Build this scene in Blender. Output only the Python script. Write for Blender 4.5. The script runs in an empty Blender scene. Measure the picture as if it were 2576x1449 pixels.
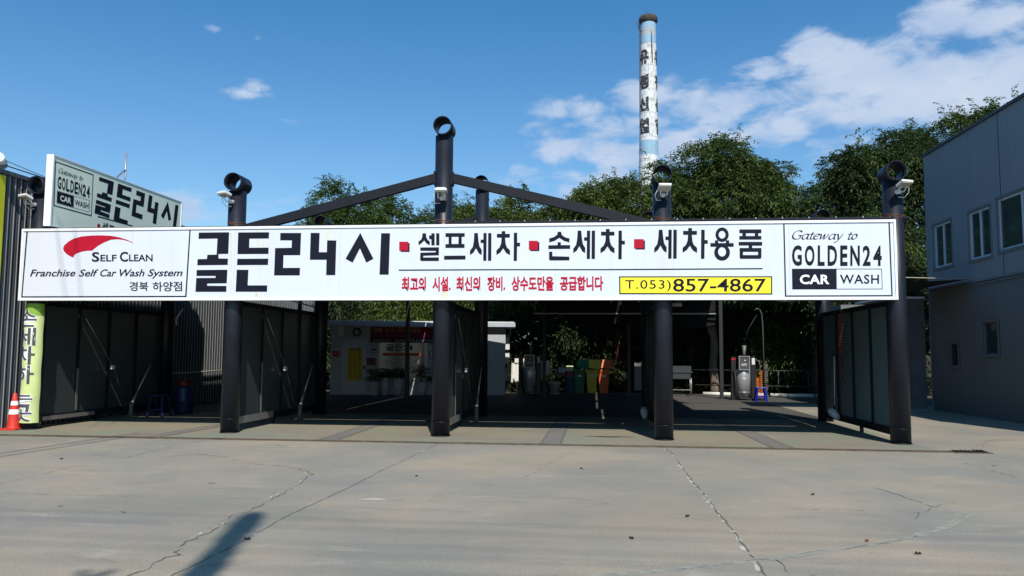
import bpy, bmesh, math, random
import numpy as np
from mathutils import Vector, Matrix
from mathutils.geometry import tessellate_polygon

# ------------------------------------------------------------------ camera, world, sun, exposure
scene = bpy.context.scene
col = scene.collection
random.seed(7)
rng = np.random.default_rng(11)

def rotmat(yaw, pitch, roll):
    cy, sy, cp, sp = math.cos(yaw), math.sin(yaw), math.cos(pitch), math.sin(pitch)
    f = Vector((sy*cp, cy*cp, sp)); r = Vector((cy, -sy, 0)); u = r.cross(f)
    cr, sr = math.cos(roll), math.sin(roll)
    r2 = r*cr + u*sr; u2 = u*cr - r*sr
    return Matrix((( r2.x, u2.x, -f.x), (r2.y, u2.y, -f.y), (r2.z, u2.z, -f.z)))

cam_data = bpy.data.cameras.new('camera')
cam_data.sensor_width = 36.0
cam_data.lens = 2000.0/2576.0*36.0
cam_data.clip_end = 4000
cam_data.clip_start = 0.1
cam = bpy.data.objects.new('camera', cam_data)
col.objects.link(cam)
cam.matrix_world = Matrix.Translation((10.789, -14.55, 1.505)) @ rotmat(-.103, .083, .006).to_4x4()
scene.camera = cam

SUN_TO = Vector((.215, -.86, 1.0)).normalized()
SUN_EL = math.asin(SUN_TO.z)
SUN_STR, SKY_STR, EXPO = 4.8, 0.10, 0.22
sun_d = bpy.data.lights.new('sun', 'SUN'); sun_d.energy = SUN_STR; sun_d.angle = math.radians(0.5)
sun_d.color = (1.0, .945, .86)
sun_o = bpy.data.objects.new('sun', sun_d); col.objects.link(sun_o)
sun_o.rotation_euler = (SUN_TO).to_track_quat('Z', 'Y').to_euler()
sun_o.location = (10, -30, 40)

scene.view_settings.view_transform = 'Standard'
scene.view_settings.look = 'None'
scene.view_settings.exposure = EXPO
scene.view_settings.gamma = 1

world = bpy.data.worlds.new('World'); scene.world = world; world.use_nodes = True

def build_world():
    nt = world.node_tree; N = nt.nodes; Lk = nt.links
    N.clear()
    out = N.new('ShaderNodeOutputWorld')
    sky = N.new('ShaderNodeTexSky'); sky.sky_type = 'NISHITA'; sky.sun_disc = False
    sky.sun_elevation = SUN_EL; sky.sun_rotation = math.pi - math.atan2(SUN_TO.x, -SUN_TO.y)
    sky.altitude = 200; sky.air_density = 1.0; sky.dust_density = .9; sky.ozone_density = 3.0
    tc = N.new('ShaderNodeTexCoord')
    sep = N.new('ShaderNodeSeparateXYZ'); Lk.new(tc.outputs['Generated'], sep.inputs[0])
    def m(op, a, b=None, c=None, clamp=False):
        n = N.new('ShaderNodeMath'); n.operation = op; n.use_clamp = clamp
        for i, v in enumerate((a, b, c)):
            if v is None: continue
            if isinstance(v, (int, float)): n.inputs[i].default_value = v
            else: Lk.new(v, n.inputs[i])
        return n.outputs[0]
    az = m('MULTIPLY', m('ARCTAN2', sep.outputs[0], sep.outputs[1]), 57.2958)
    el = m('MULTIPLY', m('ARCSINE', sep.outputs[2]), 57.2958)
    comb = N.new('ShaderNodeCombineXYZ'); Lk.new(az, comb.inputs[0]); Lk.new(el, comb.inputs[1])
    # noise that breaks up the cloud edges
    mp = N.new('ShaderNodeMapping'); mp.inputs['Scale'].default_value = (.30, .62, 1); Lk.new(comb.outputs[0], mp.inputs[0])
    nz = N.new('ShaderNodeTexNoise'); nz.inputs['Scale'].default_value = 1.0; nz.inputs['Detail'].default_value = 9; nz.inputs['Roughness'].default_value = .58
    nz.inputs['Distortion'].default_value = .35
    Lk.new(mp.outputs[0], nz.inputs['Vector'])
    nz2 = N.new('ShaderNodeTexNoise'); nz2.inputs['Scale'].default_value = .45; nz2.inputs['Detail'].default_value = 4
    Lk.new(mp.outputs[0], nz2.inputs['Vector'])
    # cloud banks: azimuth, elevation, half width, half height, weight
    blobs = [(15.3,20.2,2.3,1.7,1.1),(17.5,18.7,5.5,2.1,1.05),(12.2,19.1,2.6,1.0,.85),(22.5,17.3,7.5,2.5,1.05),(28,16.0,7,4.0,1.1),(19,16.2,9,2.0,.8),
             (23.5,21.1,3.0,1.6,.85),(26.2,20.4,3.8,1.5,.8),(33,17,8,5,1.0),
             (-1.8,17.5,4.0,1.1,.70),(4.0,18.0,4.0,1.7,.80),(8.5,17.1,5.2,1.9,.84),(12.8,15.6,5.2,1.8,.75),(2.5,16.2,8,1.5,.60),(8,15.2,7,1.6,.76),(17,14,8,2,.45),
             (-2.0,14.5,3.2,1.2,.85),(2.0,14.2,4.6,1.4,.85),(6.2,14.6,2.4,1.7,1.1),(-1.6,12.7,2.2,.9,.7),(-8.2,13.3,.9,.6,.5),(2,12,14,2.4,.5),
             (-24.7,17.42,2.0,.5,.8),(-24.35,17.9,1.1,.8,.78),(-21.9,16.0,1.2,.5,.36),(-27.2,21.3,.9,.4,.4),(-24.2,21.1,.6,.35,.35),(-30,9.5,18,1.6,.4)]
    acc = None
    for (a, e, rx, ry, w) in blobs:
        s = N.new('ShaderNodeVectorMath'); s.operation = 'SUBTRACT'; Lk.new(comb.outputs[0], s.inputs[0]); s.inputs[1].default_value = (a, e, 0)
        t = N.new('ShaderNodeVectorMath'); t.operation = 'MULTIPLY'; Lk.new(s.outputs[0], t.inputs[0]); t.inputs[1].default_value = (1/rx, 1/ry, 0)
        l = N.new('ShaderNodeVectorMath'); l.operation = 'LENGTH'; Lk.new(t.outputs[0], l.inputs[0])
        v = m('MULTIPLY', m('SUBTRACT', 1.25, l.outputs['Value'], clamp=True), w*.92)
        acc = v if acc is None else m('MAXIMUM', acc, v)
    dens = m('ADD', acc, m('MULTIPLY', m('SUBTRACT', nz.outputs[0], .5), 1.7))
    dens = m('MULTIPLY', dens, m('MINIMUM', m('MULTIPLY', acc, 6), 1.0))
    mask = N.new('ShaderNodeMapRange'); mask.interpolation_type = 'SMOOTHSTEP'
    mask.inputs['From Min'].default_value = .20; mask.inputs['From Max'].default_value = .78; mask.inputs['To Max'].default_value = .88
    Lk.new(dens, mask.inputs['Value'])
    # shade of the cloud: brighter where dense
    cr = N.new('ShaderNodeMapRange'); cr.inputs['From Min'].default_value = .35; cr.inputs['From Max'].default_value = .75; Lk.new(nz2.outputs[0], cr.inputs['Value'])
    cc = N.new('ShaderNodeMix'); cc.data_type = 'RGBA'
    Lk.new(cr.outputs[0], cc.inputs['Factor'])
    cc.inputs['A'].default_value = (4.0, 5.1, 7.0, 1); cc.inputs['B'].default_value = (6.0, 6.6, 7.6, 1)
    # clear-air tint: a little paler near the horizon comes from the sky model itself
    tint = N.new('ShaderNodeMix'); tint.data_type = 'RGBA'; tint.blend_type = 'MULTIPLY'; tint.inputs['Factor'].default_value = 1
    Lk.new(sky.outputs[0], tint.inputs['A']); 
    tg = N.new('ShaderNodeMix'); tg.data_type = 'RGBA'; te = N.new('ShaderNodeMapRange'); te.inputs['From Min'].default_value = 5; te.inputs['From Max'].default_value = 27
    Lk.new(el, te.inputs['Value']); Lk.new(te.outputs[0], tg.inputs['Factor']); tg.inputs['A'].default_value = SKY_LOW; tg.inputs['B'].default_value = SKY_HIGH
    Lk.new(tg.outputs['Result'], tint.inputs['B'])
    mx = N.new('ShaderNodeMix'); mx.data_type = 'RGBA'
    Lk.new(mask.outputs[0], mx.inputs['Factor']); Lk.new(tint.outputs['Result'], mx.inputs['A']); Lk.new(cc.outputs['Result'], mx.inputs['B'])
    bg = N.new('ShaderNodeBackground'); bg.inputs['Strength'].default_value = SKY_STR
    Lk.new(mx.outputs['Result'], bg.inputs['Color']); Lk.new(bg.outputs[0], out.inputs['Surface'])
SKY_LOW, SKY_HIGH = (1.0, 1.2, 1.24, 1), (.38, .98, 1.27, 1)
build_world()

# ------------------------------------------------------------------ materials
MATS = {}
def mat(name, color, rough=.7, metal=0.0, spec=.4, var=.0, scale=3.0, dark=None, dscale=1.0, dth=(.5, .62), damt=1.0,
        bump=0.0, bscale=40.0, emis=None, stretch=(1, 1, 1), trans=0.0):
    if name in MATS: return MATS[name]
    mt = bpy.data.materials.new(name); mt.use_nodes = True
    nt = mt.node_tree; N = nt.nodes; L = nt.links
    b = N['Principled BSDF']
    b.inputs['Roughness'].default_value = rough; b.inputs['Metallic'].default_value = metal
    b.inputs['Specular IOR Level'].default_value = spec
    c = tuple(color) + (1,)
    tc = N.new('ShaderNodeNewGeometry')
    mp = N.new('ShaderNodeMapping'); mp.inputs['Scale'].default_value = stretch; L.new(tc.outputs['Position'], mp.inputs[0])
    nz = N.new('ShaderNodeTexNoise'); nz.inputs['Scale'].default_value = scale; nz.inputs['Detail'].default_value = 6
    L.new(mp.outputs[0], nz.inputs['Vector'])
    rp = N.new('ShaderNodeMapRange'); rp.inputs['From Min'].default_value = .3; rp.inputs['From Max'].default_value = .7
    rp.inputs['To Min'].default_value = 1 - var; rp.inputs['To Max'].default_value = 1 + var
    L.new(nz.outputs[0], rp.inputs['Value'])
    v = N.new('ShaderNodeVectorMath'); v.operation = 'SCALE'; v.inputs[0].default_value = c[:3]; L.new(rp.outputs[0], v.inputs['Scale'])
    last = v.outputs[0]
    if dark is not None:
        n2 = N.new('ShaderNodeTexNoise'); n2.inputs['Scale'].default_value = dscale; n2.inputs['Detail'].default_value = 8; n2.inputs['Roughness'].default_value = .65
        L.new(mp.outputs[0], n2.inputs['Vector'])
        r2 = N.new('ShaderNodeMapRange'); r2.inputs['From Min'].default_value = dth[0]; r2.inputs['From Max'].default_value = dth[1]; r2.inputs['To Max'].default_value = damt
        L.new(n2.outputs[0], r2.inputs['Value'])
        mx = N.new('ShaderNodeMix'); mx.data_type = 'RGBA'; L.new(r2.outputs[0], mx.inputs['Factor']); L.new(last, mx.inputs['A'])
        mx.inputs['B'].default_value = tuple(dark) + (1,); last = mx.outputs['Result']
    L.new(last, b.inputs['Base Color'])
    if bump:
        n3 = N.new('ShaderNodeTexNoise'); n3.inputs['Scale'].default_value = bscale; n3.inputs['Detail'].default_value = 4; L.new(tc.outputs['Position'], n3.inputs['Vector'])
        bp = N.new('ShaderNodeBump'); bp.inputs['Strength'].default_value = bump; bp.inputs['Distance'].default_value = .01
        L.new(n3.outputs[0], bp.inputs['Height']); L.new(bp.outputs[0], b.inputs['Normal'])
    if emis:
        b.inputs['Emission Color'].default_value = tuple(emis[:3]) + (1,); b.inputs['Emission Strength'].default_value = emis[3]
    if trans: b.inputs['Transmission Weight'].default_value = trans
    MATS[name] = mt
    return mt

steel = mat('black_painted_steel', (.009, .0115, .019), rough=.42, spec=.36, var=.25, scale=2.2, dark=(.085, .078, .07), dscale=24, dth=(.665, .72), damt=.8)
steel2 = mat('black_painted_beam', (.008, .009, .013), rough=.5, spec=.25, var=.2)
roofm = mat('black_roof_sheet', (.012, .012, .014), rough=.8, var=.2)
netm = mat('black_shade_net', (.008, .008, .009), rough=.95, var=.2)
white_sign = mat('sign_face_white', (.60, .635, .70), rough=.45, var=.015, scale=.9, dark=(.50, .50, .44), dscale=1.6, dth=(.54, .78), damt=.42, stretch=(2.2, 1, .35), bump=.9, bscale=1.3)
white_alu = mat('white_aluminium_frame', (.8, .81, .83), rough=.35, var=.03)
alu_side = mat('sign_side_face', (.80, .86, .70), rough=.5, var=.04, scale=.8)
vin_black = mat('black_vinyl', (.0085, .010, .020), rough=.55, spec=.12)
vin_red = mat('red_vinyl', (.40, .008, .028), rough=.55, spec=.12, var=.05)
vin_yel = mat('yellow_vinyl', (.95, .80, .03), rough=.5)
vin_white = mat('white_vinyl', (.8, .82, .85), rough=.5)
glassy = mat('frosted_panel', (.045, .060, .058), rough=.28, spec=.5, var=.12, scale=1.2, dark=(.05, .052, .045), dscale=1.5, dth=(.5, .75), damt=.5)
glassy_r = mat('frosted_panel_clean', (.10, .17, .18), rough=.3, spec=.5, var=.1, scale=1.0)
alu = mat('dull_aluminium', (.35, .34, .33), rough=.4, metal=.6, var=.1)
lamp_white = mat('lamp_housing_white', (.60, .60, .585), rough=.4, var=.05)
lamp_lens = mat('lamp_lens_dirty', (.26, .25, .21), rough=.25, spec=.6, var=.2, scale=20)
rubber = mat('black_rubber', (.012, .012, .012), rough=.6)
rust = mat('rusty_wire', (.16, .06, .03), rough=.8)

def concrete(name, base, warm, cool, alg=0.0, noise=1.0):
    mt = bpy.data.materials.new(name); mt.use_nodes = True; nt = mt.node_tree; N = nt.nodes; L = nt.links
    b = N['Principled BSDF']; b.inputs['Roughness'].default_value = .82; b.inputs['Specular IOR Level'].default_value = .3
    g = N.new('ShaderNodeNewGeometry')
    def noise_n(sc, det=6, ro=.55, st=(1, 1, 1), dis=0):
        mp = N.new('ShaderNodeMapping'); mp.inputs['Scale'].default_value = st; L.new(g.outputs['Position'], mp.inputs[0])
        n = N.new('ShaderNodeTexNoise'); n.inputs['Scale'].default_value = sc; n.inputs['Detail'].default_value = det; n.inputs['Roughness'].default_value = ro
        n.inputs['Distortion'].default_value = dis
        L.new(mp.outputs[0], n.inputs['Vector']); return n.outputs[0]
    def rng_(o, a, b_, c=0, d=1):
        r = N.new('ShaderNodeMapRange'); r.interpolation_type = 'SMOOTHSTEP'; L.new(o, r.inputs['Value'])
        for k, v in zip(('From Min', 'From Max', 'To Min', 'To Max'), (a, b_, c, d)): r.inputs[k].default_value = v
        return r.outputs[0]
    def mix(f, a, b_, bt='MIX'):
        m = N.new('ShaderNodeMix'); m.data_type = 'RGBA'; m.blend_type = bt
        for k, v in (('Factor', f), ('A', a), ('B', b_)):
            if isinstance(v, tuple): m.inputs[k].default_value = v + (1,)
            elif isinstance(v, float): m.inputs[k].default_value = v
            else: L.new(v, m.inputs[k])
        return m.outputs['Result']
    c = mix(rng_(noise_n(.35, 5, .6), .35, .65), warm, cool)
    c = mix(rng_(noise_n(1.1, 7, .65, (.7, 1.4, 1), .4), .42, .68, 0, .55), c, base)
    # scuffed pale wear and dark grime, finer
    c = mix(rng_(noise_n(2.3, 9, .72, (.55, 1.6, 1), .6), .55, .68, 0, .55), c, tuple(min(1, x*1.36) for x in base))
    c = mix(rng_(noise_n(1.4, 9, .7, (.5, 1.3, 1), .8), .54, .72, 0, .55), c, tuple(x*.62 for x in base))
    c = mix(rng_(noise_n(9, 6, .75), .58, .70, 0, .45), c, tuple(x*.6 for x in base))
    c = mix(rng_(noise_n(5, 8, .7, (.25, 2.2, 1), .5), .60, .70, 0, .55), c, tuple(min(1, x*1.45) for x in base))
    c = mix(rng_(noise_n(.22, 4, .5, (1, 1.6, 1), .6), .50, .66, 0, .35), c, tuple(x*.72 for x in base))
    c = mix(rng_(noise_n(60, 3, .7), .3, .7, 0, 1), c, mix(1.0, c, (.70, .70, .71), 'MULTIPLY'))
    if alg: c = mix(rng_(noise_n(.8, 6, .6), .45, .68, 0, alg), c, (.17, .20, .14))
    L.new(c, b.inputs['Base Color'])
    bp = N.new('ShaderNodeBump'); bp.inputs['Strength'].default_value = .35; bp.inputs['Distance'].default_value = .006
    L.new(noise_n(45, 6, .7), bp.inputs['Height']); L.new(bp.outputs[0], b.inputs['Normal'])
    return mt

conc = concrete('forecourt_concrete', (.292, .264, .216), (.345, .290, .215), (.232, .222, .196), .2)
conc_bay = concrete('bay_concrete', (.250, .225, .172), (.285, .23, .155), (.22, .205, .172), .75)
conc_dark = concrete('slab_concrete_dark', (.06, .058, .05), (.07, .06, .045), (.05, .055, .05), .3)  # darkest concrete mix, used for the raised slab
conc_strip = concrete('channel_cover_concrete', (.185, .172, .152), (.195, .175, .15), (.165, .16, .15))
asph = concrete('yard_asphalt', (.085, .08, .072), (.10, .088, .075), (.07, .07, .066))
crackm = mat('crack_dark', (.115, .102, .085), rough=.95, var=.5, scale=9)
crack_pale = mat('crack_pale_filler', (.36, .335, .285), rough=.9, var=.3, scale=9)
patch_m = mat('patch_mortar', (.235, .235, .195), rough=.9, var=.18, scale=8)

# ------------------------------------------------------------------ mesh helpers
class MB:
    def __init__(s): s.v = []; s.f = []; s.sm = []
    def poly(s, pts, smooth=False):
        n = len(s.v); s.v += [tuple(p) for p in pts]; s.f.append(tuple(range(n, n+len(pts)))); s.sm.append(smooth)
    def box(s, x0, y0, z0, x1, y1, z1, M=None):
        p = [(x0,y0,z0),(x1,y0,z0),(x1,y1,z0),(x0,y1,z0),(x0,y0,z1),(x1,y0,z1),(x1,y1,z1),(x0,y1,z1)]
        if M is not None: p = [tuple(M @ Vector(q)) for q in p]
        n = len(s.v); s.v += p
        for f in ((0,3,2,1),(4,5,6,7),(0,1,5,4),(1,2,6,5),(2,3,7,6),(3,0,4,7)): s.f.append(tuple(n+i for i in f)); s.sm.append(False)
        return s
    def bar(s, a, b, w, h, up=(0,0,1)):
        a, b = Vector(a), Vector(b); d = (b-a); L = d.length; d.normalize(); upv = Vector(up)
        if abs(d.dot(upv)) > .99: upv = Vector((0,1,0))
        r = d.cross(upv).normalized(); u = r.cross(d)
        M = Matrix(((r.x,d.x,u.x,a.x),(r.y,d.y,u.y,a.y),(r.z,d.z,u.z,a.z),(0,0,0,1)))
        return s.box(-w/2, 0, -h/2, w/2, L, h/2, M)
    def tube(s, path, r, n=12, cap=True, smooth=True):
        path = [Vector(p) for p in path]; rs = r if isinstance(r, (list, tuple)) else [r]*len(path)
        base = len(s.v); prev = None
        for i, p in enumerate(path):
            d = (path[min(i+1, len(path)-1)] - path[max(i-1, 0)]).normalized()
            if prev is None:
                ref = Vector((0,0,1)) if abs(d.z) < .9 else Vector((1,0,0))
                prev = d.cross(ref).normalized()
            a = (prev - d*prev.dot(d)).normalized(); bb = d.cross(a); prev = a
            for k in range(n):
                t = 2*math.pi*k/n; s.v.append(tuple(p + (a*math.cos(t) + bb*math.sin(t))*rs[i]))
        for i in range(len(path)-1):
            for k in range(n):
                q = base+i*n; s.f.append((q+k, q+(k+1)%n, q+n+(k+1)%n, q+n+k)); s.sm.append(smooth)
        if cap:
            s.f.append(tuple(base+k for k in range(n))[::-1]); s.sm.append(False)
            q = base+(len(path)-1)*n; s.f.append(tuple(q+k for k in range(n))); s.sm.append(False)
        return s
    def lathe(s, prof, c=(0,0,0), n=24, smooth=True, squash=1.0):
        base = len(s.v)
        for (r, z) in prof:
            for k in range(n):
                t = 2*math.pi*k/n; s.v.append((c[0]+r*math.cos(t), c[1]+r*math.sin(t)*squash, c[2]+z))
        for i in range(len(prof)-1):
            for k in range(n):
                q = base+i*n; s.f.append((q+k, q+(k+1)%n, q+n+(k+1)%n, q+n+k)); s.sm.append(smooth)
        return s
    def pipe(s, a, b, ro, ri, n=28):      # open tube with wall thickness
        a, b = Vector(a), Vector(b); d = (b-a).normalized(); ref = Vector((0,0,1)) if abs(d.z) < .9 else Vector((1,0,0))
        u = d.cross(ref).normalized(); w = d.cross(u); base = len(s.v)
        for p, r in ((a, ro), (b, ro), (b, ri), (a, ri)):
            for k in range(n):
                t = 2*math.pi*k/n; s.v.append(tuple(p + (u*math.cos(t)+w*math.sin(t))*r))
        for i in range(4):
            for k in range(n):
                q = base+i*n; q2 = base+((i+1) % 4)*n
                s.f.append((q+k, q+(k+1)%n, q2+(k+1)%n, q2+k)); s.sm.append(i in (0, 2))
        return s
    def build(s, name, m, parent=None, bevel=0.0, local=False):
        me = bpy.data.meshes.new(name)
        v = s.v
        if parent is not None and not local:
            o = parent.location if parent.parent is None else parent.parent.location + parent.location
            v = [(a-o[0], b-o[1], c-o[2]) for a, b, c in v]
        me.from_pydata(v, [], s.f); me.polygons.foreach_set('use_smooth', s.sm)
        me.materials.append(m); me.update()
        ob = bpy.data.objects.new(name, me); col.objects.link(ob)
        if parent is not None: ob.parent = parent
        if bevel:
            md = ob.modifiers.new('bevel', 'BEVEL'); md.width = bevel; md.segments = 2; md.limit_method = 'ANGLE'
        return ob

def tag(o, label=None, cat=None, group=None, kind=None):
    if label: o['label'] = label
    if cat: o['category'] = cat
    if group: o['group'] = group
    if kind: o['kind'] = kind
    return o
def thing(name, loc, label, cat, group=None, rz=0):
    o = bpy.data.objects.new(name, None); col.objects.link(o); o.location = loc; o.rotation_euler = (0,0,rz); o.empty_display_size = .2
    return tag(o, label, cat, group)
def copy_tree(o, parent=None):
    c = o.copy(); col.objects.link(c); c.parent = parent
    for ch in list(o.children): copy_tree(ch, c)
    return c
def struct(mb, name, m): return tag(mb.build(name, m), kind='structure')

# polygons in the plane of a sign: fn maps traced sheet coordinates to a 3D point
def face2d(outer, fn, holes=(), name='lettering', m=None, parent=None, mb=None, off=None):
    own = mb is None
    if own: mb = MB()
    loops = [[Vector((p[0], p[1], 0)) for p in outer]] + [[Vector((p[0], p[1], 0)) for p in h] for h in holes]
    tris = tessellate_polygon(loops); flat = [p for l in loops for p in l]
    n = len(mb.v); mb.v += [tuple(fn(p.x, p.y)) for p in flat]
    for t in tris: mb.f.append(tuple(n+i for i in t)); mb.sm.append(False)
    if own: return mb.build(name, m, parent)

_text_cache = {}
def text_mesh(s, bold=0.0, shear=0.0, spacing=1.0, res=3):
    key = (s, bold, shear, spacing)
    if key in _text_cache: return _text_cache[key]
    cu = bpy.data.curves.new('t', 'FONT'); cu.body = s; cu.fill_mode = 'FRONT'; cu.resolution_u = res; cu.space_character = spacing
    cu.offset = bold; cu.shear = 0
    ob = bpy.data.objects.new('t', cu); col.objects.link(ob)
    dg = bpy.context.evaluated_depsgraph_get(); dg.update()
    me = bpy.data.meshes.new_from_object(ob.evaluated_get(dg))
    vs = [(v.co.x + shear*v.co.y, v.co.y) for v in me.vertices]; fs = [tuple(p.vertices) for p in me.polygons]
    bpy.data.objects.remove(ob); bpy.data.curves.remove(cu); bpy.data.meshes.remove(me)
    xs = [v[0] for v in vs]; ys = [v[1] for v in vs]
    x0, x1, y0, y1 = min(xs), max(xs), min(ys), max(ys)
    r = ([((x-x0)/(x1-x0), (y-y0)/(y1-y0)) for x, y in vs], fs)
    _text_cache[key] = r
    return r
def text_to(mb, s, tl, tr, bl, fn, bold=0.0, shear=0.0, spacing=1.0):
    """fit the text's bounding box to the parallelogram tl-tr-bl (traced coordinates)"""
    vs, fs = text_mesh(s, bold, shear, spacing); n = len(mb.v)
    for u, v in vs:
        w = 1-v
        mb.v.append(tuple(fn(tl[0]+(tr[0]-tl[0])*u+(bl[0]-tl[0])*w, tl[1]+(tr[1]-tl[1])*u+(bl[1]-tl[1])*w)))
    for f in fs: mb.f.append(tuple(n+i for i in f)); mb.sm.append(False)
def rect_text(mb, s, x0, y0, x1, y1, fn, **k): text_to(mb, s, (x0,y0), (x1,y0), (x0,y1), fn, **k)

# ------------------------------------------------------------------ ground
g = MB(); g.poly([(-900,-900,-.004),(900,-900,-.004),(900,900,-.004),(-900,900,-.004)]); struct(g, 'ground', asph)
g = MB(); g.poly([(-30,-60,0),(45,-60,0),(45,-1.24,0),(-30,-1.24,0)])
g.poly([(16.3,-1.24,0),(45,-1.24,0),(45,11.5,0),(16.3,11.5,0)])
g.poly([(-30,-1.24,0),(-.8,-1.24,0),(-.8,-.2,0),(-30,-.2,0)]); struct(g, 'forecourt', conc)
g = MB(); g.poly([(-.8,-1.05,.002),(16.3,-1.05,.002),(16.3,5.0,.002),(-.8,5.0,.002)]); struct(g, 'bay_floor', conc_bay)
g = MB()
for cx, sk in ((2.95, .13), (6.2, -.03), (10.06, .01), (13.86, -.06)):
    g.poly([(cx-.15,-1.05,.006),(cx+.17,-1.05,.006),(cx+.15+sk*3,4.9,.006),(cx-.13+sk*3,4.9,.006)])
struct(g, 'channel_cover', conc_strip)
g = MB()
for cx, sk in ((2.95, .13), (6.2, -.03), (10.06, .01), (13.86, -.06)):
    for s_ in (-.165, .165):
        g.poly([(cx+s_-.02,-1.05,.0068),(cx+s_+.018,-1.05,.0068),(cx+s_*.9+.016+sk*3,4.9,.0068),(cx+s_*.9-.018+sk*3,4.9,.0068)])
struct(g, 'channel_joint', crackm)

def ribbon(mb, pts, w, jag=.02, z=.003, step=.08, gaps=0.0):
    out = []
    for (a, b) in zip(pts[:-1], pts[1:]):
        a, b = Vector(a), Vector(b); n = max(1, int((b-a).length/step))
        for i in range(n): out.append(a.lerp(b, i/n))
    out.append(Vector(pts[-1])); L = []
    for i, p in enumerate(out):
        d = (out[min(i+1, len(out)-1)] - out[max(i-1, 0)]).normalized(); nn = Vector((-d.y, d.x))
        o = random.gauss(0, jag); ww = w*random.uniform(.35, 1.5)
        L.append((p+nn*(o+ww/2), p+nn*(o-ww/2)))
    for i in range(len(L)-1):
        if random.random() < gaps: continue
        (a, b), (c, d) = L[i], L[i+1]
        mb.poly([(a.x,a.y,z),(b.x,b.y,z),(d.x,d.y,z),(c.x,c.y,z)])
CR = {
'a':[(4.08,-6.02),(4.06,-5.80),(4.03,-5.44),(4.02,-4.81),(4.13,-4.41),(4.20,-3.85),(4.11,-3.08),(4.10,-2.37),(4.13,-1.47)],
'b':[(7.70,-9.8),(7.70,-9.34),(7.65,-9.02),(7.68,-8.78),(7.60,-8.54),(7.56,-8.27),(7.55,-7.94),(7.57,-7.83),(7.49,-7.59),(7.48,-7.25),(7.50,-6.88),(7.48,-6.43),(7.44,-5.80),(7.34,-5.18),(7.32,-4.91),(7.11,-4.54),(6.83,-4.27),(6.59,-4.18),(6.11,-3.99),(5.65,-3.55),(5.32,-3.30),(4.70,-2.99)],
'c':[(7.93,-10.5),(7.95,-9.26),(7.97,-8.94),(7.99,-8.26),(7.96,-7.35),(8.00,-6.59),(8.05,-5.67),(8.06,-4.40),(8.10,-3.48),(8.15,-2.46),(8.18,-1.24)],
'd':[(1.0,-6.5),(4.49,-6.54),(5.13,-6.56),(5.89,-6.56),(6.77,-6.55),(7.34,-6.50)],
'e':[(10.61,-1.42),(10.24,-3.02),(10.04,-4.24),(9.89,-4.87),(9.58,-5.41),(9.27,-5.94),(9.02,-6.22)],
'f':[(8.34,-6.40),(9.01,-6.38),(9.67,-6.35),(10.54,-6.29),(11.50,-6.23)],
'g':[(11.94,-1.24),(11.98,-1.95),(11.96,-3.54),(11.96,-4.76),(11.97,-5.82),(11.97,-6.53),(11.98,-7.31),(11.97,-7.95),(11.97,-8.31),(11.97,-8.59),(11.96,-8.81),(11.95,-10.5)],
'h':[(9.3,-9.5),(10.58,-9.06),(11.17,-8.79),(11.43,-8.68),(11.71,-8.53),(11.96,-8.39),(12.12,-8.33),(12.30,-8.20),(12.56,-8.03),(12.82,-7.88),(13.13,-7.70),(13.50,-7.39),(13.99,-6.86),(14.37,-6.35)],
'i':[(12.12,-8.35),(12.14,-8.53),(12.13,-8.69),(12.26,-8.75),(12.5,-9.2)],
'j':[(13.96,-4.90),(14.04,-5.08),(14.11,-5.49),(14.17,-6.05),(13.88,-6.42),(13.73,-6.67)],
'k':[(14.17,-6.05),(14.43,-5.78),(14.52,-5.73)],
'l':[(16.04,-2.43),(16.04,-3.01),(16.05,-3.60),(16.08,-3.96)],
'm':[(12.33,-3.23),(13.21,-3.29),(13.87,-3.30),(14.71,-3.25)],
'n':[(12.08,-4.41),(12.98,-4.40),(13.57,-4.66),(13.76,-4.81)],
'o':[(12.66,-6.31),(13.17,-6.31),(13.51,-6.32),(13.98,-6.33),(14.55,-6.36)],
'p':[(16.5,-1.0),(17.3,-.2),(17.9,.9),(18.6,1.1)]}
g = MB()
for k, w, j, gp in (('a',.008,.012,.25),('b',.011,.022,.08),('c',.009,.004,.05),('e',.006,.015,.5),('g',.015,.008,.1),('i',.009,.015,.1),('j',.009,.012,.2),('k',.007,.015,.3),('l',.009,.008,.2),('h',.006,.012,.5),('f',.006,.004,.65),('d',.006,.004,.5),('o',.006,.006,.6),('p',.008,.02,.2)):
    ribbon(g, CR[k], w, j, .0035, gaps=gp)
struct(g, 'crack', crackm)
g = MB()
for k, w, j, gp in (('g',.034,.016,.45),('m',.010,.004,.45),('n',.010,.004,.5),('o',.009,.004,.65),('b',.022,.025,.7),('c',.014,.006,.8),('d',.009,.004,.75),('a',.014,.02,.85)):
    ribbon(g, [(x-.014, y) for x, y in CR[k]], w, j, .0022, gaps=gp)
struct(g, 'crack_edge', crack_pale)
g = MB(); ribbon(g, CR['h'], .07, .012, .0018, step=.07); struct(g, 'mortar_patch', patch_m)

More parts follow.
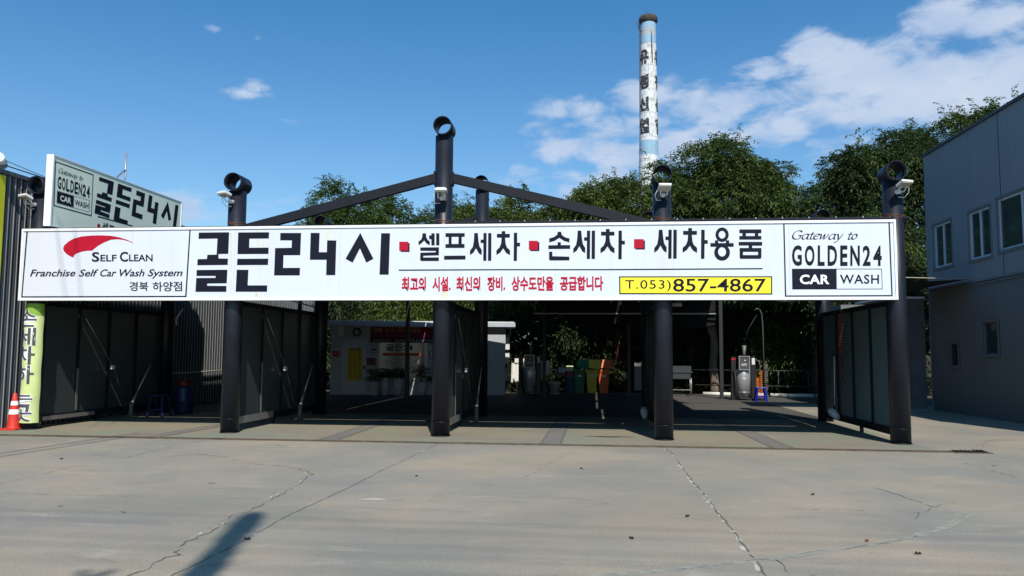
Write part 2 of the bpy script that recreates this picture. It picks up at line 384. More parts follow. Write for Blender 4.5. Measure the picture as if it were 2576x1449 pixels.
# drain grate in front of the bays
g = MB(); g.poly([(-6,-1.24,-.03),(16.4,-1.24,-.03),(16.4,-1.05,-.03),(-6,-1.05,-.03)])
t_dr = thing('drain_grate', (5,-1.15,0), 'long rusty steel drain grate across the forecourt in front of the wash bays', 'drain')
g.build('channel', rubber, t_dr)
g = MB(); g.box(-6,-1.24,-.03,16.4,-1.215,.012); g.box(-6,-1.075,-.03,16.4,-1.05,.012); g.build('grate_frame', mat('drain_steel', (.10,.075,.05), rough=.7, var=.4, scale=5), t_dr)
g = MB()
x = -6.0
while x < 16.4:
    g.box(x, -1.214, -.015, x+.03, -1.076, .008); x += .062
g.build('grate_bars', MATS['drain_steel'], t_dr)
t = thing('drain_cover', (16.75,-1.15,0), 'small broken square drain cover at the right end of the long grate', 'drain cover')
g = MB(); g.box(16.42,-1.3,-.01,16.98,-1.02,.012); g.build('cover_frame', MATS['drain_steel'], t)
g = MB()
for i in range(8): g.bar((16.47+i*.06,-1.27,.02),(16.47+i*.06,-1.05,.02+.012*(i>4)),.03,.012)
g.build('cover_bars', rubber, t)
g = MB(); pts = []
for i in range(22):
    a = i/22*6.283; r = 1+.35*math.sin(3*a)+.2*math.sin(7*a); pts.append((11.06+.36*r*math.cos(a), .33+.07*r*math.sin(a), .0065))
g.poly(pts); struct(g, 'oil_stain', mat('oil_stain', (.03,.026,.02), rough=.6))
# leaves and litter
LF = [(3.38,-3.98,.13,'curled dark leaf lying near the long left crack'),(6.41,-5.65,.16,'brown twig left of the forecourt centre'),(8.01,-8.26,.11,'dark leaf lying on the straight joint near the tree shadow'),(8.62,-4.81,.07,'small black pebble on open concrete left of centre'),
      (10.62,-3.88,.08,'dark leaf in front of the third wash bay'),(11.09,-7.83,.09,'dark brown leaf near the bottom centre of the forecourt'),(12.99,-7.68,.06,'small red leaf right of the wide joint'),(11.65,-6.86,.09,'narrow dark leaf just left of the wide joint'),
      (13.24,-8.06,.10,'dark leaf near the lower right of the forecourt'),(13.14,-5.5,.08,'tiny dark leaf between the pale joint lines'),(16.29,-2.76,.13,'long thin twig near the right edge of the forecourt'),(5.63,-7.17,.09,'small brown twig at the lower left'),(6.39,-7.35,.13,'thin brown twig right of another at the lower left')]
lm = mat('dry_leaf', (.05,.035,.025), rough=.9, var=.4, scale=30); lred = mat('red_leaf', (.22,.03,.015), rough=.9)
for (x, y, L_, lab) in LF:
    L_ *= .48
    tw = 'twig' in lab; g = MB(); a = random.uniform(-.5,.5); n = 7; c_, s_ = math.cos(a), math.sin(a)
    w = .012 if tw else L_*.38
    up = [(-L_/2+L_*i/(n-1), w/2*math.sin(math.pi*(i+.15)/(n-.7))+.003, .007+.018*abs(math.sin(i*1.1))*(not tw)) for i in range(n)]
    dn = [(p[0], -p[1], p[2]+.004) for p in up]
    for i in range(n-1):
        q = [up[i], up[i+1], (up[i+1][0],0,.006), (up[i][0],0,.006)]; g.poly([(x+p[0]*c_-p[1]*s_, y+p[0]*s_+p[1]*c_, p[2]) for p in q])
        q = [(up[i][0],0,.006), (up[i+1][0],0,.006), dn[i+1], dn[i]]; g.poly([(x+p[0]*c_-p[1]*s_, y+p[0]*s_+p[1]*c_, p[2]) for p in q])
    tag(g.build('twig' if tw else ('pebble' if 'pebble' in lab else 'fallen_leaf'), lred if 'red' in lab else lm), lab, 'twig' if tw else ('pebble' if 'pebble' in lab else 'leaf'), 'litter on the forecourt')
g = MB(); pts = [(8.33,-6.41,.003),(8.42,-6.43,.006),(8.60,-6.42,.007),(8.67,-6.39,.003),(8.58,-6.335,.007),(8.48,-6.33,.006),(8.40,-6.36,.003)]
g.poly(pts); g.poly([(p[0],p[1],.0025) for p in pts][::-1])
for i in range(7): a, b = pts[i], pts[(i+1)%7]; g.poly([(a[0],a[1],.0025),(b[0],b[1],.0025),b,a])
tag(g.build('concrete_chip', mat('pale_chip',(.34,.32,.27),rough=.9,var=.1)), 'pale flat patch of mortar lying on the concrete left of centre', 'mortar chip')

# ------------------------------------------------------------------ car wash canopy
S = 4.0; D = 4.72; CR_ = .168
def CX(i): return -.10 + i*4.042
canopy = thing('car_wash_canopy', (8, 2.3, 0), 'black steel car wash canopy on pipe columns with open rings on their tops', 'canopy')
def column(x, y, h, lab):
    g = MB(); n = 28
    g.tube([(x,y,0),(x,y,h)], CR_, n=n)
    c = g.build('column', steel, canopy); c['label'] = lab
    MB().tube([(x,y,.0),(x,y,.02)], CR_+.012, n=24).build('base_flange', steel2, c); MB().tube([(x,y,.26),(x,y,.268)], CR_+.003, n=24).build('weld_band', steel, c)
    g = MB(); g.pipe((x,y-.25,h+.155),(x,y+.25,h+.155), .172, .162, 36); r = g.build('pipe_ring', steel, c)
    return c
names = ['leftmost','second','tall middle','fourth','rightmost']
for i in range(5):
    column(CX(i), 0, 5.6 if i == 2 else 4.6, 'front column, %s of five' % names[i])
    column(CX(i)+.06, D, 5.55 if i == 2 else 4.6, 'rear column, %s of five' % names[i])
for y in (0, D):
    for sgn in (-1, 1):
        g = MB(); z0 = 4.80
        x0, x1 = CX(2)+sgn*.15, CX(2)+sgn*3.98
        g.bar((x0,y,z0),(x1,y,z0-.25*abs(x1-x0)), .12, .17); o = g.build('rafter', steel2, canopy)
        g = MB(); g.box(min(x0,x0+sgn*.03), y-.1, z0-.14, max(x0,x0+sgn*.03), y+.1, z0+.12); g.build('rafter_plate', steel2, o)
# long beams and roof sheets
g = MB()
for y in (.20, D-.02): g.box(.17,y-.03,3.62,15.83,y+.03,3.74)
g.build('long_beam', steel2, canopy)
for i in range(5): MB().box(CX(i)-.05,.17,3.5,CX(i)+.05,D-.17,3.62).build('cross_beam', steel2, canopy)
RY0, RY1, RZ = -.10, D+.05, 3.88
for (xa, xb) in ((-.17, 3.98), (4.0, 4.965), (5.0, 8.0), (8.02, 11.82), (11.865, 16.3)):
    MB().box(xa, RY0, RZ, xb, RY1, RZ+.04).build('roof_sheet', roofm, canopy)
for xa in (4.965, 11.82): MB().box(xa, RY0, RZ+.001, xa+.035 if xa<6 else xa+.045, 3.2 if xa<6 else .5, RZ+.039).build('roof_filler_strip', roofm, canopy)
g = MB(); g.box(8.3,RY0-.03,RZ+.04,16.3,RY0+.02,RZ+.075); o = g.build('roof_edge_trim', steel2, canopy)
g = MB()
for i in range(17): g.box(8.6+i*.46,RY0-.034,RZ+.06,8.62+i*.46,RY0-.02,RZ+.085)
g.build('screws', alu, o)
# hanging strips and truss webs below the roof
g = MB()
for cx in (5.6, 7.3, 10.9, 14.0):
    for k in range(5):
        x = cx+k*.17; g.bar((x, .35, 3.1+.05*(k%3)), (x+.05, .45, 2.52-.04*((k*7)%3)), .035, .01)
g.build('hanging_strap', mat('strap_grey', (.10,.08,.08), rough=.7), canopy)

# ------------------------------------------------------------------ front sign
Hf = [[0.0053723907, 0.00030202349, -1.0376305], [8.405018e-05, -0.0049497825, 8.5175166], [3.5938621e-05, 2.9180703e-05, 1.0]]
def hom(H, x, y):
    w = H[2][0]*x+H[2][1]*y+H[2][2]
    return (H[0][0]*x+H[0][1]*y+H[0][2])/w, (H[1][0]*x+H[1][1]*y+H[1][2])/w
def sheet(ox, oy, sc, yy=-.283):            # traced sheet coordinates -> point on the sign face
    def f(x, y):
        X, Z = hom(Hf, ox+x/sc, oy+y/sc); return (X, yy, Z)
    return f
sign = thing('shop_sign', (8, -.2, 2.48), 'long white signboard across all four wash bays with black, red and yellow Korean lettering', 'sign')
SX0, SX1, SZ0, SZ1 = -.27, 16.0, 2.48, 3.875
MB().box(SX0+.02, -.28, SZ0+.02, SX1-.02, -.16, SZ1-.02).build('sign_board', white_sign, sign)
g = MB()
g.box(SX0, -.30, SZ1-.045, SX1, -.15, SZ1); g.box(SX0, -.30, SZ0, SX1, -.15, SZ0+.04)
g.box(SX0, -.298, SZ0+.04, SX0+.035, -.152, SZ1-.045); g.box(SX1-.035, -.298, SZ0+.04, SX1, -.152, SZ1-.045)
g.build('sign_frame', white_alu, sign)
A = sheet(0, 850, 3.22); B = sheet(700, 850, 2.8622); C4 = sheet(1500, 850, 2.8622); C5 = sheet(2300, 850, 2.8622); C6 = sheet(3000, 850, 3.22)
A2 = sheet(0, 850, 3.22, -.286); C4b = sheet(1500, 850, 2.8622, -.286); C5b = sheet(2300, 850, 2.8622, -.286); C6b = sheet(3000, 850, 3.22, -.286)
def frame_poly(fn, o, t, mb):
    (x0,y0),(x1,y1),(x2,y2),(x3,y3) = o
    face2d(o, fn, [[(x0+t,y0+t),(x1-t,y1+t),(x2-t,y2-t),(x3+t,y3-t)]], mb=mb)
BIG = [[(272,230),(620,226),(610,473),(498,475),(498,526),(607,528),(603,600),(255,604),(258,534),(365,532),(370,484),(476,482),(486,298),(269,301)],
 [(248,658),(600,655),(592,810),(370,813),(367,838),(589,841),(587,908),(234,908),(243,750),(463,748),(465,726),(245,726)],
 [(723,228),(1077,226),(1074,297),(852,299),(849,403),(1072,402),(1070,474),(715,476)],[(713,530),(1068,528),(1064,600),(709,602)],
 [(707,655),(841,656),(832,834),(1056,834),(1053,907),(694,907)],
 [(1206,234),(1444,234),(1434,488),(1242,489),(1238,634),(1431,633),(1429,720),(1134,720),(1146,407),(1335,404),(1338,319),(1204,318)],
 [(1553,233),(1656,234),(1648,454),(1738,454),(1742,318),(1847,320),(1835,717),(1730,716),(1734,541),(1544,541)],
 [(2121,233),(2272,530),(2190,574),(2117,410),(2034,574),(1952,530)],[(2360,237),(2462,237),(2446,712),(2341,711)]]
g = MB()
for p in BIG: face2d(p, B, mb=g)
g.build('main_lettering', vin_black, sign)['label'] = 'tall black block letters reading the name of the place'
# secondary heading
SE = [[(960,197),(1002,197),(1010,290),(1022,355),(1050,400),(1048,460),(1015,440),(979,378),(950,430),(907,460),(907,408),(940,365),(953,300)],
      [(1070,197),(1108,197),(1105,528),(1067,528),(1069,315),(1035,315),(1036,275),(1069,275)],[(1127,197),(1166,197),(1164,528),(1124,528)]]
CHA = [[(1296,178),(1340,178),(1340,210),(1396,210),(1396,255),(1338,255),(1345,330),(1360,370),(1398,405),(1398,462),(1350,435),(1315,380),(1280,430),(1232,460),(1232,405),(1270,370),(1290,320),(1294,255),(1238,255),(1238,210),(1296,210)],
       [(1445,197),(1485,197),(1485,315),(1520,315),(1520,358),(1484,358),(1482,530),(1442,530)]]
SEL = [[(543,238),(583,238),(588,285),(605,315),(628,330),(628,376),(590,355),(562,320),(535,350),(498,375),(498,332),(528,310),(540,280)],
       [(645,238),(683,238),(683,376),(645,376),(645,305),(620,305),(620,262),(645,262)],[(700,238),(737,238),(737,376),(700,376)],
       [(518,400),(733,398),(731,490),(553,495),(553,515),(731,514),(731,555),(530,555),(517,545),(518,460),(695,455),(697,440),(518,438)]]
g = MB()
for p in SEL: face2d(p, C4, mb=g)
face2d([(807,236),(1027,236),(1027,278),(993,278),(993,360),(1025,360),(1025,405),(806,405),(806,362),(843,362),(843,280),(807,280)], C4, [[(878,278),(957,278),(955,360),(876,360)]], mb=g)
face2d([(792,495),(1037,493),(1036,538),(791,540)], C4, mb=g)
for p in SE: face2d([(1087+(x-907)*.95, 235+(y-197)*.96) for x, y in p], C4, mb=g)
for p in CHA: face2d([(1388+(x-1230)*.94, 213+(y-178)*.97) for x, y in p], C4, mb=g)
g.build('heading_word', vin_black, sign); g = MB()
for p in ([(2093,220),(2130,220),(2140,258),(2180,285),(2228,297),(2225,342),(2165,325),(2110,290),(2055,325),(1995,342),(1995,297),(2050,280),(2085,255)],
          [(2090,340),(2128,340),(2128,373),(2235,373),(2234,416),(1984,418),(1985,376),(2090,374)],[(1993,448),(2030,448),(2031,500),(2225,505),(2225,548),(2005,549),(1993,540)]): face2d(p, C4, mb=g)
for p in SE: face2d([(-20+(x-907)*.965, 207+(y-197)*.98) for x, y in p], C5, mb=g)
for p in CHA: face2d([(290+(x-1230)*.97, 188+(y-178)*.985) for x, y in p], C5, mb=g)
g.build('heading_word', vin_black, sign); g = MB()
for p in SE+CHA: face2d(p, C5, mb=g)
def ell(cx, cy, rx, ry, n=28, a0=0, a1=6.2832):
    return [(cx+rx*math.cos(a0+(a1-a0)*i/n), cy+ry*math.sin(a0+(a1-a0)*i/n)) for i in range(n)]
face2d(ell(1684,254,76,83), C5, [ell(1684,254,39,44)], mb=g)
face2d([(1550,350),(1602,350),(1602,318),(1640,318),(1640,350),(1727,350),(1727,318),(1765,318),(1765,350),(1816,350),(1816,392),(1550,392)], sheet(2300,850,2.8622,-.2836), mb=g)
face2d(ell(1684,458,90,93), sheet(2300,850,2.8622,-.2842), [ell(1684,450,46,54)], mb=g)
face2d([(1882,193),(2134,193),(2134,235),(2098,238),(2098,268),(2134,268),(2134,310),(1881,310),(1881,270),(1917,268),(1917,238),(1882,235)], C5, [[(1958,237),(2060,237),(2058,269),(1957,269)]], mb=g)
face2d([(1874,336),(2143,336),(2143,380),(2029,380),(2029,406),(2135,406),(2134,515),(2125,530),(1893,530),(1885,515),(1885,406),(1988,406),(1988,378),(1874,378)], C5, [[(1925,450),(2097,450),(2094,487),(1923,487)]], mb=g)
g.build('heading_word', vin_black, sign)
for fn, fb, (x0,y0,x1,y1) in ((C4,C4b,(278,334,380,437)),(C4,C4b,(1762,324,1866,427)),(C5,C5b,(676,305,785,409))):
    q_ = face2d([(x0,y0),(x1,y0),(x1,y1),(x0,y1)], fb, name='red_square', m=vin_red, parent=sign)
    face2d([(x0+17,y0+15),(x1+16,y0+15),(x1+16,y1+14),(x0+17,y1+14)], fn, name='black_drop_print', m=vin_black, parent=sign)
g = MB(); f1 = sheet(1500,850,2.8622); face2d([(272,653),(1400,648),(2576,648),(4437,636),(4437,650),(2576,661),(1400,661),(272,667)], f1, mb=g); g.build('divider_line', vin_black, sign)
for s_, x0, x1 in (('최고의',305,583),('시설.',657,866),('최신의',930,1205),('장비.',1285,1490),('상수도만을',1562,2045),('공급합니다',2117,2612)):
    g = MB(); y0 = 738-(x0-305)*.005; text_to(g, s_, (x0,y0), (x1,y0-1), (x0,y0+168), C4, bold=.036); g.build('red_word', vin_red, sign)
g = MB(); frame_poly(C5, [(505,731),(2256,730),(2258,939),(508,935)], 14, g); yb = g.build('phone_plate_frame', vin_black, sign)
g = MB(); face2d([(519,744),(2243,743),(2245,926),(521,922)], C5, mb=g); yp = g.build('phone_number_plate', vin_yel, sign)
g = MB(); rect_text(g, 'T.053)', 572,772,1098,905, C5b, bold=.004, spacing=1.1); rect_text(g, '857-4867', 1122,755,2187,907, C5b, bold=.012)
g.build('phone_digits', vin_black, sign)
# left block
g = MB(); frame_poly(A, [(342,222),(2457,200),(2402,1090),(272,1096)], 17, g)
rect_text(g, 'S', 1183,508,1280,636, A, bold=.025); rect_text(g, 'ELF', 1293,544,1502,630, A, bold=.02); rect_text(g, 'C', 1543,505,1650,635, A, bold=.025); rect_text(g, 'LEAN', 1662,540,1966,629, A, bold=.02)
for s_, x0, x1 in (('Franchise',385,972),('Self',1015,1268),('Car',1290,1500),('Wash',1540,1862)):
    text_to(g, s_, (x0,734-(x0-385)*.003), (x1,734-(x1-385)*.003), (x0,826), A, bold=.016, shear=.3)
text_to(g, 'System', (1902,730), (2352,728), (1902,852), A, bold=.016, shear=.3)
text_to(g, '경북', (1668,892), (1908,890), (1668,1014), A, bold=.016); text_to(g, '하양점', (1965,892), (2345,888), (1965,1018), A, bold=.016)
g.build('left_block_lettering', vin_black, sign)
face2d([(812,460),(830,420),(880,375),(950,335),(1050,308),(1180,296),(1300,294),(1430,300),(1530,318),(1620,345),(1690,375),(1727,398),(1660,372),(1590,352),(1510,343),(1430,350),(1340,385),(1260,430),(1220,462),(1187,490),(1120,493),(1050,505),(985,528),(955,550),(945,580),(900,562),(850,528),(820,492)], A, name='red_swoosh', m=vin_red, parent=sign)
# broad-nib italic hand for the words "Gateway to"
NIB = {
 'G':([[(.86,.82),(.70,.97),(.45,.98),(.2,.8),(.08,.5),(.12,.2),(.32,.03),(.58,.03),(.78,.12),(.80,.42)],[(.58,.44),(.98,.44)]],.92),
 'a':([[(.62,.52),(.42,.62),(.2,.5),(.08,.25),(.14,.04),(.3,.03),(.5,.22),(.64,.6)],[(.64,.6),(.56,.18),(.60,.03),(.72,.06)]],.66),
 't':([[(.32,.86),(.22,.3),(.2,.08),(.3,.02),(.45,.10)],[(.08,.6),(.5,.6)]],.42),
 'e':([[(.10,.32),(.40,.38),(.54,.52),(.42,.63),(.22,.55),(.08,.3),(.14,.06),(.32,.02),(.52,.14)]],.54),
 'w':([[(.04,.55),(.14,.6),(.18,.3),(.16,.03),(.34,.25),(.50,.6),(.50,.3),(.48,.03),(.70,.25),(.86,.62)]],.88),
 'y':([[(.06,.55),(.18,.6),(.26,.3),(.32,.0)],[(.64,.62),(.46,.2),(.26,-.15),(.10,-.32),(-.02,-.30)]],.64),
 'o':([[(.3,.62),(.1,.42),(.08,.16),(.24,.02),(.44,.16),(.52,.44),(.40,.6),(.28,.62)]],.58)}
def nib_text(mb, s, tl, tr, bl, fn, lean=.22, pen=.15):
    total = sum(.42 if c == ' ' else NIB[c][1] for c in s)+.1; x = 0
    def put(u, v):
        u = (u + lean*v*.9)/total; w = 1-v
        return fn(tl[0]+(tr[0]-tl[0])*u+(bl[0]-tl[0])*w, tl[1]+(tr[1]-tl[1])*u+(bl[1]-tl[1])*w)
    for c in s:
        if c == ' ': x += .42; continue
        strokes, adv = NIB[c]
        for st in strokes:
            P = []
            for i in range(len(st)-1):   # Catmull-Rom smoothing
                p0, p1, p2, p3 = st[max(i-1,0)], st[i], st[i+1], st[min(i+2,len(st)-1)]
                for k in range(4):
                    t = k/4; P.append(tuple(.5*((2*b)+(-a+c_)*t+(2*a-5*b+4*c_-d)*t*t+(-a+3*b-3*c_+d)*t**3) for a, b, c_, d in zip(p0,p1,p2,p3)))
            P.append(st[-1])
            dx, dy = pen*.5*math.cos(.6), pen*.5*math.sin(.6); ex, ey = -.02, .02
            for (a, b) in zip(P[:-1], P[1:]):
                L = math.hypot(b[0]-a[0], b[1]-a[1]) or 1; nx, ny = -(b[1]-a[1])/L*.03, (b[0]-a[0])/L*.03
                cr = (dx*(b[1]-a[1]) - dy*(b[0]-a[0])); sg = 1 if cr < 0 else -1
                q = [(a[0]-dx-nx*0, a[1]-dy), (a[0]+dx, a[1]+dy), (b[0]+dx, b[1]+dy), (b[0]-dx, b[1]-dy)]
                mb.poly([put(x+u, v) for u, v in q])
                q = [(a[0]-nx, a[1]-ny), (a[0]+nx, a[1]+ny), (b[0]+nx, b[1]+ny), (b[0]-nx, b[1]-ny)]
                P3 = [Vector(put(x+u, v)) for u, v in q]; mb.poly([tuple(p+NUDGE) for p in P3])
        x += adv
NUDGE = Vector((0,-.0006,0))
g = MB(); frame_poly(C6, [(428,125),(1800,108),(1838,1080),(450,1085)], 17, g)
nib_text(g, 'Gateway to', (530,232), (1390,236), (530,345), C6)
for s_, x0, x1 in (('G',540,668),('O',705,832),('L',872,962),('D',1000,1122),('E',1162,1256),('N',1292,1415),('2',1452,1553),('4',1588,1697)):
    o = (x0-540)*.006; rect_text(g, s_, x0, 421+o, x1, 688, C6, bold=.03)
frame_poly(C6, [(540,724),(1698,724),(1708,988),(545,990)], 7, g)
rect_text(g, 'WASH', 1158,799,1662,918, C6, bold=.015, spacing=1.1)
g.build('right_block_lettering', vin_black, sign)
face2d([(547,732),(1115,732),(1118,984),(551,984)], C6, name='black_box_print', m=vin_black, parent=sign)
g = MB(); rect_text(g, 'CAR', 642,800,1022,924, C6b, bold=.03, spacing=1.05); g.build('white_lettering', vin_white, sign)
# panel seams, rust streaks, nicks
g = MB(); rs = mat('rust_streak', (.60,.56,.44), rough=.6, var=.15, scale=6)
for fn, x, y0, y1, w in ((B,945,158,525,26),(B,1752,150,312,44),(B,640,230,905,16),(B,932,915,985,60),(C4,798,905,975,120),(C4,2155,165,300,24),(C5,60,955,975,90)):
    pts = [(x-w/2,y0),(x+w/2,y0),(x+w*.22,(y0+y1)/2),(x+w*.12,y1),(x-w*.16,y1),(x-w*.28,(y0+y1)/2)]
    if y0 > 700: pts = [(x-w*.15,y0),(x+w*.15,y0),(x+w*.5,y1),(x-w*.5,y1)]
    face2d(pts, lambda a, b, f=fn: (f(a,b)[0], -.2815, f(a,b)[2]), name='rust_streak', m=rs, parent=sign)
g = MB()
for X in (2.0, 4.05, 6.1, 8.05, 10.1, 12.2, 14.2): g.box(X,-.2825,SZ0+.04,X+.006,-.279,SZ1-.045)
g.build('panel_seams', mat('seam_grey',(.47,.49,.53),rough=.6), sign)

# ------------------------------------------------------------------ side sign (edge-on box over the first column)
side = thing('side_sign', (.14, 2.3, 3.95), 'grey-white box sign standing edge-on above the left column, same lettering in shade', 'sign')
MB().box(.09, -.132, 3.973, .2, 4.737, 5.357).build('sign_box', alu_side, side)
g = MB(); g.box(.07,-.17,3.955,.215,-.132,5.377); g.box(.07,4.737,3.955,.215,4.775,5.377); g.box(.075,-.132,5.357,.212,4.737,5.377); g.box(.075,-.132,3.955,.212,4.737,3.973)
g.build('sign_frame', white_alu, side)
Hs = [[0.0065914352, 0.00035689215, -1.7796287], [-0.00060750296, -0.0044682234, 7.7818935], [-0.00042147668, 1.0829041e-06, 1.0]]
def S1(x, y, xx=.203):
    Y, Z = hom(Hs, x/3.22, 540+y/3.22); return (xx, Y, Z)
def S1b(x, y): return S1(x, y, .206)
# frame of the small block, corners traced
FTL, FTR, FBR, FBL = (712,334), (1205,508), (1180,1045), (692,912)
def quadmap(TL, TR, BR, BL, fn):
    P = [Vector(fn(*p)) for p in (TL, TR, BR, BL)]
    def f(u, v):
        return tuple(P[0]*(1-u)*(1-v)+P[1]*u*(1-v)+P[2]*u*v+P[3]*(1-u)*v)
    return f
Q = quadmap(FTL, FTR, FBR, FBL, S1); Qb = quadmap(FTL, FTR, FBR, FBL, S1b)
g = MB(); NUDGE = Vector((.0006,0,0))
face2d([(0,0),(1,0),(1,1),(0,1)], Q, [[(.018,.022),(.982,.022),(.982,.978),(.018,.978)]], mb=g)
nib_text(g, 'Gateway to', (.08,.12), (.72,.12), (.08,.235), Q)
for i, s_ in enumerate('GOLDEN24'): rect_text(g, s_, .075+i*.108, .31, .165+i*.108, .59, Q, bold=.03)
face2d([(.07,.64),(.93,.64),(.93,.92),(.07,.92)], Q, [[(.078,.648),(.922,.648),(.922,.912),(.078,.912)]], mb=g)
rect_text(g, 'WASH', .53,.72,.90,.85, Q, bold=.015)
T0 = quadmap((1275,535),(2298,902),(2254,1374),(1231,1010), S1)  # maps the big letters' traced box
for p in BIG: face2d([((x-262)/2195., (y-228)/680.*1.0) for x, y in p], lambda u, v: T0(u, v), mb=g)
for p in ([(1258,1040),(1720,1168),(1690,1172),(1258,1056)],): face2d(p, S1, mb=g)
text_to(g, '셀프', (1318,1118), (1480,1160), (1316,1270), S1, bold=.02)
g.build('black_lettering', vin_black, side)
g = MB(); face2d([(.082,.652),(.50,.652),(.50,.908),(.082,.908)], Q, mb=g); g.build('black_box_print', vin_black, side)
g = MB(); rect_text(g, 'CAR', .15,.72,.43,.85, Qb, bold=.03); g.build('pale_lettering', alu_side, side)
g = MB(); face2d([(1255,1140),(1290,1152),(1290,1250),(1255,1240)], S1, mb=g); g.build('red_square', vin_red, side)
t = thing('antenna_mast', (-.4, 3.2, 4.9), 'thin grey mast with a diagonal brace rising behind the side sign', 'mast')
MB().tube([(-.4,3.2,4.9),(-.4,3.2,6.28)],.022,n=8).build('mast', alu, t)
MB().tube([(-.4,2.2,5.05),(-.4,3.18,5.86)],.018,n=8).build('brace', alu, t)

# ------------------------------------------------------------------ floodlights on the front columns
def floodlight(i, lab, turn, tilt):
    t = thing('floodlight', (CX(i), -.17, 4.42), lab, 'floodlight', 'white floodlights on the front columns', rz=turn)
    g = MB(); M = Matrix.Translation((0,-.22,.05)) @ Matrix.Rotation(-tilt, 4, 'X') @ Matrix.Scale(.88, 4)
    g.box(-.13,-.10,.0,.13,.10,.045,M); g.box(-.10,-.075,.045,.10,.075,.07,M); h = g.build('housing', lamp_white, t, bevel=.008, local=True)
    g = MB(); g.box(-.115,-.085,-.02,.115,.085,-.001,M); g.build('lens', lamp_lens, t, local=True)
    g = MB(); g.tube([(-.06,-.2,.03),(-.06,-.12,-.05),(0,0,-.05)],.011,n=8); g.tube([(.06,-.2,.03),(.06,-.12,-.05),(0,0,-.05)],.011,n=8); g.tube([(0,-.09,-.05),(0,.0,-.05)],.034,n=12)
    g.build('bracket', lamp_white, t, local=True)
    g = MB(); sx = -1 if i < 4 else 1; g.tube([(sx*.11,-.18,.04),(sx*.16,-.12,-.06),(sx*.12,-.06,-.14),(sx*.03,-.01,-.13)],.007,n=6); g.build('cable', lamp_white, t, local=True)
for a in ((0,'white floodlight turned left on the leftmost front column',-.35,.35),(1,'white floodlight turned left on the second front column',-.45,.2),(2,'small white floodlight on the tall middle column',.1,.05),(3,'white floodlight with a looping cable on the fourth column',.1,.5),(4,'white floodlight on the rightmost front column',.35,.4)): floodlight(*a)
# rusty tie wires round the columns
for i, lab in ((1,'second'),(2,'tall middle'),(3,'fourth'),(4,'rightmost')):
    g = MB(); z = 3.96
    for dz in (0, .03): g.tube([(CX(i)+(CR_+.004)*math.cos(a), (CR_+.004)*math.sin(a), z+dz+.02*math.sin(a*1.5)) for a in [k*.35-3.4 for k in range(20)]],.005,n=5,cap=False)
    tag(g.build('tie_wire', rust), 'rusty wire wound round the %s front column above the sign' % lab, 'wire', 'tie wires round the front columns')

# ------------------------------------------------------------------ partition screens
def screen(i, lab, pm):
    X = CX(i); t = thing('partition_screen', (X, 2.36, 0), lab, 'partition', 'screens between the wash bays')
    y0, y1 = .17, D-.17; zb, zt = .12, 2.50
    g = MB(); g.box(X-.05,y0,zb,X+.05,y1,zb+.13); g.box(X-.05,y0,zt-.09,X+.05,y1,zt)
    g.box(X-.045,y0,zb+.13,X+.045,y0+.07,zt-.09); g.box(X-.045,y1-.07,zb+.13,X+.045,y1,zt-.09)
    g.box(X-.03,2.0,0,X+.03,2.06,zb)
    g.build('frame', steel2, t)
    w = (y1-y0-.14)/4
    for k in range(1, 4):
        yy = y0+.07+w*k; MB().box(X-.04,yy-.035,zb+.131,X+.04,yy+.035,zt-.091).build('mullion', steel2, t)
    for k in range(4):
        ya = y0+.07+w*k+(.035 if k else 0); yb2 = y0+.07+w*(k+1)-(.035 if k < 3 else 0)
        MB().box(X-.008,ya,zb+.13,X+.008,yb2,zt-.09).build('panel', pm, t)
    if i < 4:
        g = MB(); g.box(X+.051,y0+.1,zb+.02,X+.056,y0+1.75,zb+.16 if i else zb+.10); g.box(X+.0405,y0+.07+w-.03,zb+.16,X+.046,y0+.07+w+.03,1.3 if i else 1.15); g.build('edge_strip', alu, t)
    return t
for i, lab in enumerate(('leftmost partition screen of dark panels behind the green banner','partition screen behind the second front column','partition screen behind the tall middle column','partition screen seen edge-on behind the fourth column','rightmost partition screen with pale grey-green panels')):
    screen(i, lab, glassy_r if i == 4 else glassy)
# brushes leaning in floor holders
white_pl = mat('white_plastic', (.62,.63,.62), rough=.5, var=.08); pale_pole = mat('pale_pole', (.42,.38,.28), rough=.5, var=.2, scale=12)
for (X, lab) in ((0,'foam brush on a pale pole leaning in the leftmost wash bay'),(4,'foam brush on a pale pole leaning in the second wash bay'),(8,'foam brush on a pale pole leaning in the third wash bay')):
    t = thing('wash_brush', (X+.2, 2.9, 0), lab, 'brush', 'foam brushes in the bays'); x = X+.22
    MB().tube([(x,2.85,0),(x,2.88,.36)],[.045,.05],n=12).build('floor_holder', mat('holder_grey',(.12,.12,.11),rough=.6), t)
    MB().tube([(x,2.88,.30),(x,3.12,.62)],[.032,.024],n=10).build('grip', mat('grip_grey',(.22,.21,.19),rough=.6), t)
    MB().tube([(x,3.10,.60),(x,3.62,1.22)],.015,n=8).build('pole', pale_pole, t)
    MB().tube([(x,3.6,1.2),(x,3.75,1.3),(x,4.0,1.28),(x,4.2,1.1),(x,4.3,.7),(x,4.32,.2)],.016,n=8).build('hose', rubber, t)
    t2 = thing('hose_line', (X+.1, 2.0, 0), 'thin hose from a white clamp down to the brush holder, %s bay' % {0:'leftmost',4:'second',8:'third'}[X], 'hose', 'thin hoses on the screens')
    MB().tube([(X+.07,1.3,2.2),(X+.08,2.3,1.2),(X+.10,2.35,1.1),(X+.16,2.75,.25),(X+.2,2.82,.2)],.004,n=6).build('tube', mat('thin_hose',(.10,.10,.10),rough=.5), t2)
    MB().box(X+.055,2.26,1.12,X+.10,2.36,1.2).build('clamp', white_pl, t2)
t = thing('wash_brush', (15.9, 3.3, 0), 'long-handled brush with a white head hanging on the rightmost screen', 'brush', 'foam brushes in the bays')
